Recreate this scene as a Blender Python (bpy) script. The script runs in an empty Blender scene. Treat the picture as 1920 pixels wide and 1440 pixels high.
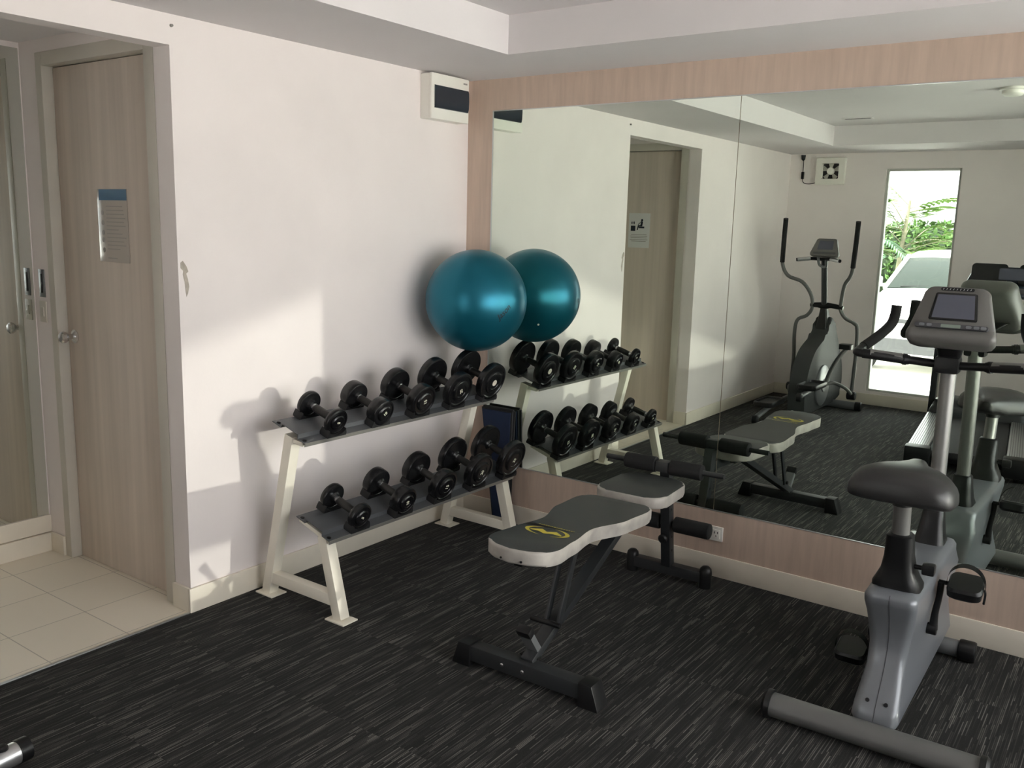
import bpy, bmesh, math, random
from mathutils import Vector, Matrix, Quaternion

S = bpy.context.scene
COL = S.collection
PI = math.pi

# ------------------------------------------------------------------ camera
cam_d = bpy.data.cameras.new('camera')
cam_d.sensor_fit = 'HORIZONTAL'
cam_d.sensor_width = 36.0
cam_d.lens = 36.0 * 1679.16 / 1920.0
cam_d.clip_start = 0.05
cam = bpy.data.objects.new('camera', cam_d)
COL.objects.link(cam)
cam.location = (3.1615, -3.9263, 1.6546)
cam.rotation_euler = (1.39342, -0.02582, 0.62905)
S.camera = cam

# ------------------------------------------------------------------ light
W = bpy.data.worlds.new('sky'); S.world = W
W.use_nodes = True
_bg = W.node_tree.nodes['Background']
_bg.inputs[0].default_value = (1.0, 0.975, 1.02, 1)
# hazy bright sky: brightest low down on the sunny side, dimmer overhead
_N, _L = W.node_tree.nodes, W.node_tree.links
_tc = _N.new('ShaderNodeTexCoord'); _dp = _N.new('ShaderNodeVectorMath'); _dp.operation = 'DOT_PRODUCT'
_dp.inputs[1].default_value = Vector((1, -.12, .06)).normalized()
_L.new(_tc.outputs['Generated'], _dp.inputs[0])
_mx = _N.new('ShaderNodeMath'); _mx.operation = 'MAXIMUM'; _mx.inputs[1].default_value = 0; _L.new(_dp.outputs['Value'], _mx.inputs[0])
_pw = _N.new('ShaderNodeMath'); _pw.operation = 'POWER'; _pw.inputs[1].default_value = 5; _L.new(_mx.outputs[0], _pw.inputs[0])
_ma = _N.new('ShaderNodeMath'); _ma.operation = 'MULTIPLY_ADD'; _ma.inputs[1].default_value = 1.5; _ma.inputs[2].default_value = 2.5
_L.new(_pw.outputs[0], _ma.inputs[0]); _L.new(_ma.outputs[0], _bg.inputs[1])
def sun_lamp(name, energy, angle, col, loc, direction):
    d = bpy.data.lights.new(name, 'SUN'); d.energy = energy; d.angle = math.radians(angle); d.color = col
    o = bpy.data.objects.new(name, d); COL.objects.link(o); o.location = loc
    o.rotation_euler = Vector(direction).to_track_quat('-Z', 'Y').to_euler()
# midday sun on the paving outside, from behind the building
sun_lamp('sun', 14.0, 0.6, (1.0, 0.965, 0.95), (-6, 4, 12), (.30, -.25, -.92))
# sunlight thrown back almost level off the parked cars across the lane, raking through the glazing
sun_lamp('sun_glint', 0.66, 0.6, (1.0, 0.96, 0.88), (30, 7, 2), (-1.0, -0.222, -0.022))

def portal(name, loc, direction, sx, sy):
    d = bpy.data.lights.new(name, 'AREA'); d.shape = 'RECTANGLE'; d.size = sx; d.size_y = sy
    o = bpy.data.objects.new(name, d); COL.objects.link(o); o.location = loc
    o.rotation_euler = Vector(direction).to_track_quat('-Z', 'Y').to_euler()
    d.cycles.is_portal = True
portal('portal_glazing', (4.83, -1.8, 1.25), (-1, 0, 0), 3.7, 2.3)
portal('portal_window', (1.24, -5.27, 1.19), (0, 1, 0), 0.7, 2.15)

S.view_settings.view_transform = 'Standard'
S.view_settings.look = 'None'
S.view_settings.gamma = 1.0
S.view_settings.use_curve_mapping = False
S.view_settings.exposure = 1.02
S.cycles.use_denoising = True
S.cycles.max_bounces = 14
S.cycles.diffuse_bounces = 8
S.cycles.glossy_bounces = 8
S.cycles.transparent_max_bounces = 16
S.cycles.sample_clamp_indirect = 8.0

# ------------------------------------------------------------------ materials
def nt(m): return m.node_tree.nodes, m.node_tree.links
def mat(name, col, rough=0.5, metal=0.0, spec=0.5, coat=0.0, noise=0.0, nscale=8.0, bump=0.0, bscale=200.0, stretch=(1, 1, 1)):
    m = bpy.data.materials.new(name); m.use_nodes = True
    N, L = nt(m); b = N['Principled BSDF']
    b.inputs['Base Color'].default_value = (*col, 1)
    b.inputs['Roughness'].default_value = rough
    b.inputs['Metallic'].default_value = metal
    b.inputs['Specular IOR Level'].default_value = spec
    b.inputs['Coat Weight'].default_value = coat
    if noise or bump:
        tc = N.new('ShaderNodeTexCoord'); mp = N.new('ShaderNodeMapping')
        mp.inputs['Scale'].default_value = stretch
        L.new(tc.outputs['Object'], mp.inputs[0])
    if noise:
        n = N.new('ShaderNodeTexNoise'); n.inputs['Scale'].default_value = nscale; n.inputs['Detail'].default_value = 4
        L.new(mp.outputs[0], n.inputs['Vector'])
        r = N.new('ShaderNodeMapRange')
        r.inputs[1].default_value = 0.3; r.inputs[2].default_value = 0.7
        r.inputs[3].default_value = 1 - noise; r.inputs[4].default_value = 1 + noise
        L.new(n.outputs[0], r.inputs[0])
        h = N.new('ShaderNodeVectorMath'); h.operation = 'SCALE'
        h.inputs[0].default_value = col
        L.new(r.outputs[0], h.inputs['Scale']); L.new(h.outputs[0], b.inputs['Base Color'])
    if bump:
        n2 = N.new('ShaderNodeTexNoise'); n2.inputs['Scale'].default_value = bscale
        L.new(mp.outputs[0], n2.inputs['Vector'])
        bp = N.new('ShaderNodeBump'); bp.inputs['Strength'].default_value = bump; bp.inputs['Distance'].default_value = 0.002
        L.new(n2.outputs[0], bp.inputs['Height']); L.new(bp.outputs[0], b.inputs['Normal'])
    return m

M = {}
M['wall'] = mat('painted_wall', (.80, .738, .725), .75, noise=.03, nscale=2.5, bump=.15, bscale=60)
M['ceil'] = mat('painted_ceiling', (.69, .655, .66), .85, noise=.02, nscale=2)
M['base'] = mat('baseboard_tile', (.74, .68, .58), .45, noise=.05, nscale=6)
M['wood'] = mat('pale_laminate', (.55, .425, .345), .5, noise=.08, nscale=5, stretch=(8, 8, .7))
M['door'] = mat('door_laminate', (.62, .535, .47), .5, noise=.10, nscale=3, stretch=(6, 6, .25))
M['frame'] = mat('door_frame_paint', (.56, .525, .465), .5, noise=.03, nscale=5)
M['cream'] = mat('cream_powder_coat', (.84, .79, .68), .38, noise=.02, nscale=12)
M['shelf'] = mat('grey_shelf_steel', (.10, .105, .112), .42, metal=.3)
M['shelf_edge'] = mat('worn_shelf_edge', (.34, .33, .30), .4, metal=.5)
M['rubber'] = mat('black_rubber', (.007, .007, .008), .27, spec=.5, bump=.08, bscale=300)
M['rubber_dull'] = mat('dull_black_rubber', (.012, .012, .013), .6)
M['chrome'] = mat('chrome', (.72, .72, .73), .24, metal=1)
M['knurl'] = mat('knurled_grip', (.055, .053, .05), .45, metal=.6, bump=.6, bscale=500)
M['ink'] = mat('cream_print', (.75, .73, .58), .5)
M['sticker'] = mat('white_sticker', (.72, .66, .55), .6, noise=.2, nscale=60)
M['ball'] = mat('teal_ball_vinyl', (.009, .145, .215), .34, metal=.6, spec=.5)
M['black'] = mat('black_plastic', (.008, .008, .0085), .38, spec=.35)
M['blackm'] = mat('black_paint_print', (.008, .012, .02), .6)
M['foam'] = mat('black_foam', (.008, .008, .008), .9, bump=.4, bscale=400)
M['steel'] = mat('dark_grey_steel', (.027, .029, .031), .42, metal=.2)
M['steel2'] = mat('mid_grey_steel', (.17, .175, .18), .35, metal=.4)
M['vinyl'] = mat('charcoal_vinyl', (.026, .0295, .0295), .5, bump=.2, bscale=250, noise=.06, nscale=10)
M['vinyl_side'] = mat('worn_grey_vinyl', (.36, .335, .305), .5, noise=.14, nscale=18, bump=.3, bscale=40)
M['yellow'] = mat('yellow_print', (.52, .44, .05), .55, noise=.1, nscale=60)
M['bikegrey'] = mat('silver_grey_plastic', (.165, .175, .19), .33, metal=.2, coat=.15)
M['bikepaint'] = mat('grey_painted_tube', (.12, .12, .115), .45, metal=.2)
M['console'] = mat('console_grey_plastic', (.108, .105, .098), .42)
M['screen'] = mat('dark_lcd', (.07, .075, .10), .25)
M['lcd'] = mat('green_grey_lcd', (.17, .21, .18), .3)
M['saddle'] = mat('saddle_vinyl', (.021, .0205, .0205), .42, bump=.12, bscale=220)
M['post'] = mat('satin_grey_tube', (.20, .197, .19), .38, metal=.55)
M['ellgrey'] = mat('dark_grey_plastic', (.035, .037, .037), .6, spec=.3)
M['alu'] = mat('brushed_aluminium', (.62, .63, .64), .32, metal=.9)
M['white'] = mat('white_plastic', (.80, .78, .72), .4)
M['smoke'] = mat('dark_smoked_plastic', (.022, .030, .042), .15)
M['winframe'] = mat('window_frame_paint', (.50, .50, .46), .45)
M['mat_blue'] = mat('blue_foam_mat', (.008, .020, .060), .7, noise=.1, nscale=12)
M['pave'] = mat('pale_concrete_paving', (.80, .785, .755), .85, noise=.05, nscale=3)
M['leaf'] = mat('hedge_leaf', (.06, .125, .025), .5, noise=.45, nscale=4)
M['leaf2'] = mat('young_tree_leaf', (.14, .23, .06), .5, noise=.3, nscale=4)
M['leaf3'] = mat('bluish_fern_leaf', (.09, .17, .10), .5, noise=.2, nscale=5)
M['bark'] = mat('pale_bark', (.24, .22, .15), .8, noise=.2, nscale=15)
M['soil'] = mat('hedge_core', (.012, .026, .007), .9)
M['carpaint'] = mat('white_car_paint', (.82, .82, .80), .25, coat=.6)
M['carglass'] = mat('car_window_glass', (.022, .028, .025), .12, spec=.2)
M['cardark'] = mat('car_grille_plastic', (.05, .05, .055), .5)
M['tyre'] = mat('tyre_rubber', (.02, .02, .02), .8)
M['paper'] = mat('laminated_paper', (.50, .45, .405), .18, coat=.3)
M['paper2'] = mat('printed_notice', (.70, .69, .70), .4)
M['bluepr'] = mat('blue_print', (.10, .20, .32), .25)
M['greypr'] = mat('grey_print', (.30, .28, .26), .5)
M['putty'] = mat('peeled_plaster', (.42, .37, .32), .9, noise=.15, nscale=40)
M['red'] = mat('faded_red_sticker', (.40, .18, .16), .6)

def mirror_mat(name, col):
    m = mat(name, col, 0.0, metal=1.0); return m
M['mirror'] = mirror_mat('mirror_glass', (.775, .85, .765))
M['mirror2'] = mirror_mat('tinted_mirror', (.76, .80, .76))

def glass_mat(name):
    m = bpy.data.materials.new(name); m.use_nodes = True
    N, L = nt(m)
    for n in list(N): N.remove(n)
    o = N.new('ShaderNodeOutputMaterial'); mx = N.new('ShaderNodeMixShader'); f = N.new('ShaderNodeFresnel')
    f.inputs[0].default_value = 1.35
    t = N.new('ShaderNodeBsdfTransparent'); t.inputs[0].default_value = (.95, .97, .95, 1)
    g = N.new('ShaderNodeBsdfGlossy'); g.inputs['Roughness'].default_value = 0.0
    L.new(f.outputs[0], mx.inputs[0]); L.new(t.outputs[0], mx.inputs[1]); L.new(g.outputs[0], mx.inputs[2])
    L.new(mx.outputs[0], o.inputs[0])
    return m
M['glass'] = glass_mat('window_glass')

def carpet_mat():
    m = bpy.data.materials.new('striped_carpet_tile'); m.use_nodes = True
    N, L = nt(m); b = N['Principled BSDF']
    b.inputs['Roughness'].default_value = .9
    b.inputs['Specular IOR Level'].default_value = .15
    b.inputs['Sheen Weight'].default_value = .04
    tc = N.new('ShaderNodeTexCoord')
    def math_(op, a, v=None, c=None):
        n = N.new('ShaderNodeMath'); n.operation = op
        for i, q in enumerate((a, v, c)):
            if q is None: continue
            if isinstance(q, (int, float)): n.inputs[i].default_value = q
            else: L.new(q, n.inputs[i])
        return n.outputs[0]
    sp = N.new('ShaderNodeSeparateXYZ'); L.new(tc.outputs['Object'], sp.inputs[0])
    tx = math_('FLOOR', math_('MULTIPLY', sp.outputs[0], 2.0)); ty = math_('FLOOR', math_('MULTIPLY', sp.outputs[1], 2.0))
    cb = N.new('ShaderNodeCombineXYZ'); L.new(tx, cb.inputs[0]); L.new(ty, cb.inputs[1])
    wn = N.new('ShaderNodeTexWhiteNoise'); wn.noise_dimensions = '3D'; L.new(cb.outputs[0], wn.inputs['Vector'])
    off = math_('MULTIPLY', wn.outputs['Value'], 37.0)
    def white(a, b2, c):
        cc = N.new('ShaderNodeCombineXYZ')
        for k_, q in enumerate((a, b2, c)):
            if isinstance(q, (int, float)): cc.inputs[k_].default_value = q
            else: L.new(q, cc.inputs[k_])
        w_ = N.new('ShaderNodeTexWhiteNoise'); w_.noise_dimensions = '3D'; L.new(cc.outputs[0], w_.inputs['Vector']); return w_.outputs['Value']
    # rows of yarn 5 mm apart, each broken into segments of its own length and tone
    rowf = math_('MULTIPLY', sp.outputs[0], 190.0); row = math_('FLOOR', rowf); fr = math_('FRACT', rowf)
    r1 = white(row, ty, 3.0)
    seg = math_('FLOOR', math_('ADD', math_('MULTIPLY', sp.outputs[1], math_('MULTIPLY_ADD', r1, 7.0, 4.0)), math_('MULTIPLY', r1, 31.0)))
    tone = white(row, seg, tx)
    tone = math_('POWER', tone, 2.1)
    mid = math_('SUBTRACT', 1.0, math_('ABSOLUTE', math_('MULTIPLY_ADD', fr, 2.0, -1.0)))
    line = math_('MULTIPLY', tone, math_('MULTIPLY_ADD', mid, .95, .05))
    cl = N.new('ShaderNodeCombineXYZ'); L.new(math_('MULTIPLY_ADD', sp.outputs[0], 34.0, off), cl.inputs[0]); L.new(math_('MULTIPLY_ADD', sp.outputs[1], 4.0, off), cl.inputs[1])
    cn = N.new('ShaderNodeTexNoise'); cn.inputs['Scale'].default_value = 1; cn.inputs['Detail'].default_value = 1; L.new(cl.outputs[0], cn.inputs['Vector'])
    cm = N.new('ShaderNodeMapRange'); cm.inputs[1].default_value = .35; cm.inputs[2].default_value = .68; cm.inputs[3].default_value = .25; cm.inputs[4].default_value = 1.25; L.new(cn.outputs[0], cm.inputs[0])
    s = math_('MULTIPLY', line, cm.outputs[0])
    rr = N.new('ShaderNodeValToRGB'); e = rr.color_ramp.elements
    e[0].position = .0; e[0].color = (.0125, .0121, .0115, 1)
    e[1].position = .75; e[1].color = (.150, .142, .129, 1)
    k = rr.color_ramp.elements.new(.25); k.color = (.040, .038, .035, 1)
    L.new(s, rr.inputs[0])
    g = N.new('ShaderNodeTexNoise'); g.inputs['Scale'].default_value = 420; g.inputs['Detail'].default_value = 1; L.new(tc.outputs['Object'], g.inputs['Vector'])
    mr = N.new('ShaderNodeMapRange'); mr.inputs[1].default_value = .3; mr.inputs[2].default_value = .7; mr.inputs[3].default_value = .55; mr.inputs[4].default_value = 1.45
    L.new(g.outputs[0], mr.inputs[0])
    tilev = math_('MULTIPLY_ADD', wn.outputs['Value'], .25, .875)
    vm = N.new('ShaderNodeVectorMath'); vm.operation = 'SCALE'
    L.new(rr.outputs[0], vm.inputs[0]); L.new(math_('MULTIPLY', mr.outputs[0], tilev), vm.inputs['Scale'])
    L.new(vm.outputs[0], b.inputs['Base Color'])
    return m
M['carpet'] = carpet_mat()

def tile_mat():
    m = bpy.data.materials.new('beige_floor_tile'); m.use_nodes = True
    N, L = nt(m); b = N['Principled BSDF']; b.inputs['Roughness'].default_value = .38
    tc = N.new('ShaderNodeTexCoord'); mp = N.new('ShaderNodeMapping')
    mp.inputs['Location'].default_value = (.031 + 3.1, 2.096 + 3.1, 0)
    L.new(tc.outputs['Object'], mp.inputs[0])
    br = N.new('ShaderNodeTexBrick'); br.offset = 0; br.squash = 1
    br.inputs['Color1'].default_value = (.78, .715, .61, 1); br.inputs['Color2'].default_value = (.75, .69, .585, 1)
    br.inputs['Mortar'].default_value = (.45, .41, .35, 1)
    br.inputs['Scale'].default_value = 1; br.inputs['Mortar Size'].default_value = .0022
    br.inputs['Brick Width'].default_value = .31; br.inputs['Row Height'].default_value = .31
    L.new(mp.outputs[0], br.inputs['Vector']); L.new(br.outputs[0], b.inputs['Base Color'])
    return m
M['tile'] = tile_mat()

# ------------------------------------------------------------------ mesh helpers
def new(): return bmesh.new()
def box(bm, lo, hi, bev=0.0, rot=None, mi=0):
    lo = Vector(lo); hi = Vector(hi); c = (lo + hi) / 2; s = hi - lo
    mtx = Matrix.Translation(c)
    if rot is not None: mtx = mtx @ rot.to_4x4()
    r = bmesh.ops.create_cube(bm, size=1.0, matrix=mtx @ Matrix.Diagonal((s.x, s.y, s.z, 1)))
    vs = r['verts']; fs = {f for v in vs for f in v.link_faces}
    if bev > 0:
        es = list({e for v in vs for e in v.link_edges})
        rb = bmesh.ops.bevel(bm, geom=es, offset=bev, segments=2, profile=.6, affect='EDGES')
        fs = set(rb['faces']) | {f for f in fs if f.is_valid}
    for f in fs:
        if f.is_valid: f.material_index = mi
    return bm
def bar(bm, a, b, w, h, up=(0, 0, 1), bev=.003, mi=0):
    """square tube from a to b, w across, h along up"""
    a = Vector(a); b = Vector(b); d = (b - a); L = d.length; d.normalize()
    u = Vector(up); s = d.cross(u).normalized(); u = s.cross(d).normalized()
    R = Matrix((s, d, u)).transposed()
    c = (a + b) / 2
    return box(bm, c - Vector((w, L, h)) / 2, c + Vector((w, L, h)) / 2, bev, R, mi)
def ring(bm, c, r, n, ax1, ax2):
    return [bm.verts.new(Vector(c) + ax1 * (r[0] * math.cos(2 * PI * k / n)) + ax2 * (r[1] * math.sin(2 * PI * k / n))) for k in range(n)]
def skin(bm, rings, cap0=True, cap1=True, mi=0):
    n = len(rings[0])
    for a, b in zip(rings, rings[1:]):
        for k in range(n):
            f = bm.faces.new((a[k], a[(k + 1) % n], b[(k + 1) % n], b[k])); f.material_index = mi
    if cap0: bm.faces.new(list(reversed(rings[0]))).material_index = mi
    if cap1: bm.faces.new(rings[-1]).material_index = mi
def smooth_path(pts, sub=6):
    P = [Vector(p) for p in pts]
    if len(P) < 3: return P
    out = []
    for i in range(len(P) - 1):
        p0 = P[max(i - 1, 0)]; p1 = P[i]; p2 = P[i + 1]; p3 = P[min(i + 2, len(P) - 1)]
        for k in range(sub):
            t = k / sub
            out.append(.5 * ((2 * p1) + (p2 - p0) * t + (2 * p0 - 5 * p1 + 4 * p2 - p3) * t * t + (3 * p1 - p0 - 3 * p2 + p3) * t ** 3))
    out.append(P[-1]); return out
def tube(bm, pts, r, n=14, sub=6, r2=None, mi=0, up=(0, 0, 1)):
    """round (or oval, r across, r2 along up) tube along a smoothed path; r may be a list along pts"""
    P = smooth_path(pts, sub) if sub else [Vector(p) for p in pts]
    T = []
    for i in range(len(P)):
        T.append((P[min(i + 1, len(P) - 1)] - P[max(i - 1, 0)]).normalized())
    u = Vector(up)
    if abs(T[0].dot(u)) > .95: u = Vector((0, 1, 0)) if abs(T[0].y) < .9 else Vector((1, 0, 0))
    s = T[0].cross(u).normalized(); rings = []
    m = len(P) - 1
    for i, p in enumerate(P):
        if i:
            q = T[i - 1].rotation_difference(T[i]); s = (q @ s).normalized()
        u = s.cross(T[i]).normalized()
        if isinstance(r, (list, tuple)):
            x = i / max(m, 1) * (len(r) - 1); j = min(int(x), len(r) - 2); rr = r[j] + (r[j + 1] - r[j]) * (x - j)
        else: rr = r
        rings.append(ring(bm, p, (rr, rr if r2 is None else r2), n, s, u))
    skin(bm, rings, mi=mi)
    return bm
def lathe(bm, prof, a, d, n=32, mi=0):
    """prof: list of (distance along d, radius)"""
    a = Vector(a); d = Vector(d).normalized()
    u = Vector((0, 0, 1)) if abs(d.z) < .9 else Vector((1, 0, 0))
    s = d.cross(u).normalized(); u = s.cross(d).normalized()
    rings = [ring(bm, a + d * t, (max(r, 1e-4),) * 2, n, s, u) for t, r in prof]
    skin(bm, rings, mi=mi); return bm
def cyl(bm, a, b, r, n=20, bev=0.0, mi=0):
    a = Vector(a); b = Vector(b); L = (b - a).length
    pr = [(0, r), (L, r)] if not bev else [(0, r - bev), (bev * .3, r - bev * .3), (bev, r), (L - bev, r), (L - bev * .3, r - bev * .3), (L, r - bev)]
    return lathe(bm, pr, a, b - a, n, mi)
def rrect(w, d, r, n=5):
    """rounded rectangle outline, half sizes w, d"""
    r = min(r, w * .999, d * .999); o = []
    for cx, cy, a0 in ((w - r, d - r, 0), (-w + r, d - r, 90), (-w + r, -d + r, 180), (w - r, -d + r, 270)):
        for k in range(n + 1):
            a = math.radians(a0 + 90 * k / n); o.append((cx + r * math.cos(a), cy + r * math.sin(a)))
    return o
def loft(bm, sections, mi=0, cap0=True, cap1=True):
    """sections: lists of 3D points, equal counts"""
    skin(bm, [[bm.verts.new(p) for p in s] for s in sections], cap0, cap1, mi); return bm
def prism(bm, pts, axis, a, b, bev=0.0, mi=0, seg=2):
    """extrude a 2D outline along an axis: axis 'x' -> pts are (y,z), 'y' -> (x,z), 'z' -> (x,y)"""
    f3 = {'x': lambda p, t: (t, p[0], p[1]), 'y': lambda p, t: (p[0], t, p[1]), 'z': lambda p, t: (p[0], p[1], t)}[axis]
    b2 = bmesh.new()
    v0 = [b2.verts.new(f3(p, a)) for p in pts]; v1 = [b2.verts.new(f3(p, b)) for p in pts]
    n = len(pts)
    for k in range(n): b2.faces.new((v0[k], v0[(k + 1) % n], v1[(k + 1) % n], v1[k]))
    c0 = b2.faces.new(list(reversed(v0))); c1 = b2.faces.new(v1)
    if bev:
        es = list(set(c0.edges) | set(c1.edges))
        bmesh.ops.bevel(b2, geom=es, offset=bev, segments=seg, profile=.5, affect='EDGES')
    bmesh.ops.recalc_face_normals(b2, faces=b2.faces)
    for f in b2.faces: f.material_index = mi
    t = bpy.data.meshes.new('tmp'); b2.to_mesh(t); b2.free(); bm.from_mesh(t); bpy.data.meshes.remove(t)
    return bm
def obj(name, bm, mats, parent=None, sharp=35, label=None, recalc=True):
    if recalc: bmesh.ops.recalc_face_normals(bm, faces=bm.faces)
    me = bpy.data.meshes.new(name); bm.to_mesh(me); bm.free()
    for m in (mats if isinstance(mats, (list, tuple)) else [mats]): me.materials.append(M[m] if isinstance(m, str) else m)
    me.polygons.foreach_set('use_smooth', [True] * len(me.polygons))
    me.set_sharp_from_angle(angle=math.radians(sharp))
    o = bpy.data.objects.new(name, me); COL.objects.link(o)
    if parent: o.parent = parent
    if label: o['label'] = label
    return o
def thing(name, label, cat, loc=(0, 0, 0), rot=(0, 0, 0), group=None):
    o = bpy.data.objects.new(name, None); COL.objects.link(o); o.empty_display_size = .1
    o.location = loc; o.rotation_euler = rot
    return tag(o, label, cat, group)
def tag(o, label, cat, group=None, kind=None):
    o['label'] = label; o['category'] = cat
    if group: o['group'] = group
    if kind: o['kind'] = kind
    return o
def struct(name, bm, m, label=None, cat=None, parent=None, sharp=35):
    o = obj(name, bm, m, parent, sharp); o['kind'] = 'structure'
    if label: o['label'] = label
    if cat: o['category'] = cat
    return o
def text_mesh(name, s, size, m, parent, mtx, extrude=.0004, bevel=0, shear=0):
    c = bpy.data.curves.new('t', 'FONT'); c.body = s; c.size = size; c.extrude = extrude
    c.align_x = 'CENTER'; c.align_y = 'CENTER'; c.shear = shear; c.offset = bevel
    o = bpy.data.objects.new('t', c); COL.objects.link(o)
    dg = bpy.context.evaluated_depsgraph_get()
    me = bpy.data.meshes.new_from_object(o.evaluated_get(dg)); me.name = name
    bpy.data.objects.remove(o); bpy.data.curves.remove(c)
    me.transform(mtx); me.materials.clear(); me.materials.append(M[m])
    r = bpy.data.objects.new(name, me); COL.objects.link(r); r.parent = parent
    return r
def frame_mtx(pos, right, up):
    r = Vector(right).normalized(); n = r.cross(Vector(up)).normalized(); u = n.cross(r)
    mm = Matrix((r, u, n)).transposed().to_4x4(); mm.translation = Vector(pos); return mm

# ------------------------------------------------------------------ room shell
H = 2.40; LB = 5.117; XR = 4.70; Y1 = -1.817; Y2 = -3.02; HB = .107
b = new(); box(b, (0, -LB, -.1), (XR, 0, 0)); struct('floor', b, 'carpet', 'charcoal striped carpet tiles covering the gym floor', 'floor')
b = new(); box(b, (-1.3, Y2 - .12, -.1), (0, Y1 + .12, 0)); struct('floor_alcove', b, 'tile', 'beige square floor tiles in the alcove beside the carpet', 'floor')
b = new(); box(b, (-.004, Y2, -.001), (.010, Y1 - .016, .004), .0015); struct('trim_1', b, 'alu', 'thin metal strip between carpet and alcove tiles', 'trim')

b = new()
box(b, (-.10, Y1, 0), (0, 0, 2.62)); box(b, (-.10, -LB, 0), (0, Y2, 2.62)); box(b, (-.10, Y2, 2.287), (0, Y1, 2.62))
struct('wall_left', b, 'wall', 'off-white painted wall behind the dumbbell rack', 'wall')
# alcove behind the opening
XA = -1.16
b = new(); box(b, (XA - .1, Y2 - .1, 0), (XA, Y1 + .1, 2.5)); struct('wall_alcove', b, 'wall', 'far wall of the alcove carrying a tall mirror', 'wall')
def side_wall(name, y0, yd, sgn, lab):
    """alcove side wall with a door recess; y0 face, yd door face (deeper), sgn outwards"""
    b = new()
    y9 = yd + sgn * .08
    lo, hi = min(y0, y9), max(y0, y9)
    box(b, (XA, lo, 0), (-1.02, hi, 2.5)); box(b, (-.115, lo, 0), (-.10, hi, 2.5)); box(b, (-1.02, lo, 2.345), (-.115, hi, 2.5))
    box(b, (XA, min(y9, y9 + sgn * .05), 0), (-.10, max(y9, y9 + sgn * .05), 2.5))
    return struct(name, b, 'wall', lab, 'wall')
side_wall('wall_alcove_right', -1.812, -1.765, 1, 'narrow white alcove wall around the door with the laminated notice')
side_wall('wall_alcove_left', -3.025, -3.075, -1, 'narrow white alcove wall around the door with the sauna sign')
b = new(); box(b, (XA - .1, Y2 - .12, 2.40), (-.1, Y1 + .12, 2.5)); struct('ceiling_alcove', b, 'ceil', 'white ceiling of the alcove', 'ceiling')

def door(name, yd, sgn, lab):
    """sgn: +1 door face looks to -y, -1 looks to +y"""
    d = bpy.data.objects.new(name, None); COL.objects.link(d); d.location = (-.57, yd, 0); d['kind'] = 'structure'
    d['label'] = lab; d['category'] = 'door'
    b = new(); box(b, (-.395, min(0, sgn * .04), .0015), (.385, max(0, sgn * .04), 2.283), .002); obj('door_leaf', b, 'door', d)
    b = new(); f0, f1 = sorted((-sgn * .05, sgn * .06))
    box(b, (-.45, f0, 0), (-.398, f1, 2.345), .003); box(b, (.388, f0, 0), (.455, f1, 2.345), .003); box(b, (-.398, f0, 2.287), (.388, f1, 2.345), .003)
    obj('door_frame', b, 'frame', d)
    b = new(); kx = -.338; kz = 1.085
    lathe(b, [(0, .032), (.004, .032), (.010, .024), (.016, .013), (.036, .013), (.042, .022), (.052, .028), (.064, .027), (.070, .020), (.072, 0)], (kx, 0, kz), (0, -sgn, 0), 24)
    obj('door_knob', b, 'chrome', d)
    return d
door_a = door('door_1', -1.765, 1, 'greige laminate door with round knob and laminated notice in the alcove')
door_b = door('door_2', -3.075, -1, 'greige laminate door with sauna sign, seen in the mirror')

# baseboards
def bb(name, lo, hi, lab):
    b = new(); box(b, lo, hi, .004); return struct(name, b, 'base', lab, 'baseboard')
bb('baseboard_left', (0, Y1 - .014, 0), (.014, 0, HB), 'cream baseboard under the wall behind the rack')
bb('baseboard_left.001', (0, -LB, 0), (.014, Y2 + .014, HB), 'cream baseboard beyond the alcove opening')
bb('baseboard_reveal', (-.112, Y1 - .014, 0), (.0, Y1, HB), 'cream baseboard wrapping the near alcove corner')
bb('baseboard_reveal.001', (-.112, Y2, 0), (.0, Y2 + .014, HB), 'cream baseboard wrapping the far alcove corner')
bb('baseboard_front', (.014, -.014, 0), (XR, 0, HB), 'cream baseboard under the mirror wall')
bb('baseboard_back', (.014, -LB, 0), (XR, -LB + .014, HB), 'cream baseboard under the tall window')
bb('baseboard_alcove', (XA, Y2, 0), (XA + .025, -1.812, .093), 'lower cream baseboard under the alcove mirror')
bb('baseboard_alcove.001', (XA, Y2, .095), (XA + .012, -1.812, .182), 'upper cream board directly under the alcove mirror')
bb('baseboard_alcove.002', (XA + .025, -1.826, 0), (-1.02, -1.812, .095), 'short cream baseboard left of the door frame')
# alcove mirror
b = new(); box(b, (XA, Y2 + .01, .184), (XA + .006, -1.82, 2.375))
tag(obj('alcove_mirror', b, 'mirror2', sharp=1), 'tall greenish mirror on the far wall of the tiled alcove', 'mirror')
# front (mirror) wall
b = new(); box(b, (-.1, 0, 0), (XR + .1, .12, 2.62)); struct('wall_front', b, 'wood', 'pale wood laminate wall around the big mirror', 'wall')
b = new(); prof = .012
box(b, (.0, -.008, HB), (.168, 0, H)); box(b, (.168, -.008, 2.239), (XR, 0, H)); box(b, (.168, -.008, HB), (XR, 0, .327))
struct('trim_2', b, 'wood', 'pale wood laminate surround of the big mirror', 'trim')
for i, (x0, x1, lab) in enumerate(((.170, 1.5445, 'left big wall mirror beside the corner with the blue ball'), (1.5475, 2.92, 'right big wall mirror behind the exercise bike'), (2.923, 4.30, 'third big wall mirror beyond the exercise bike'))):
    b = new(); box(b, (x0, -.006, .329), (x1, 0, 2.237))
    tag(obj('wall_mirror', b, 'mirror', sharp=1), lab, 'mirror', 'wall mirrors')
b = new(); box(b, (.166, -.0095, .326), (.1705, -.004, 2.239)); box(b, (.166, -.0095, 2.2365), (4.3, -.004, 2.2405)); box(b, (.166, -.0095, .3255), (4.3, -.004, .329))
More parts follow.
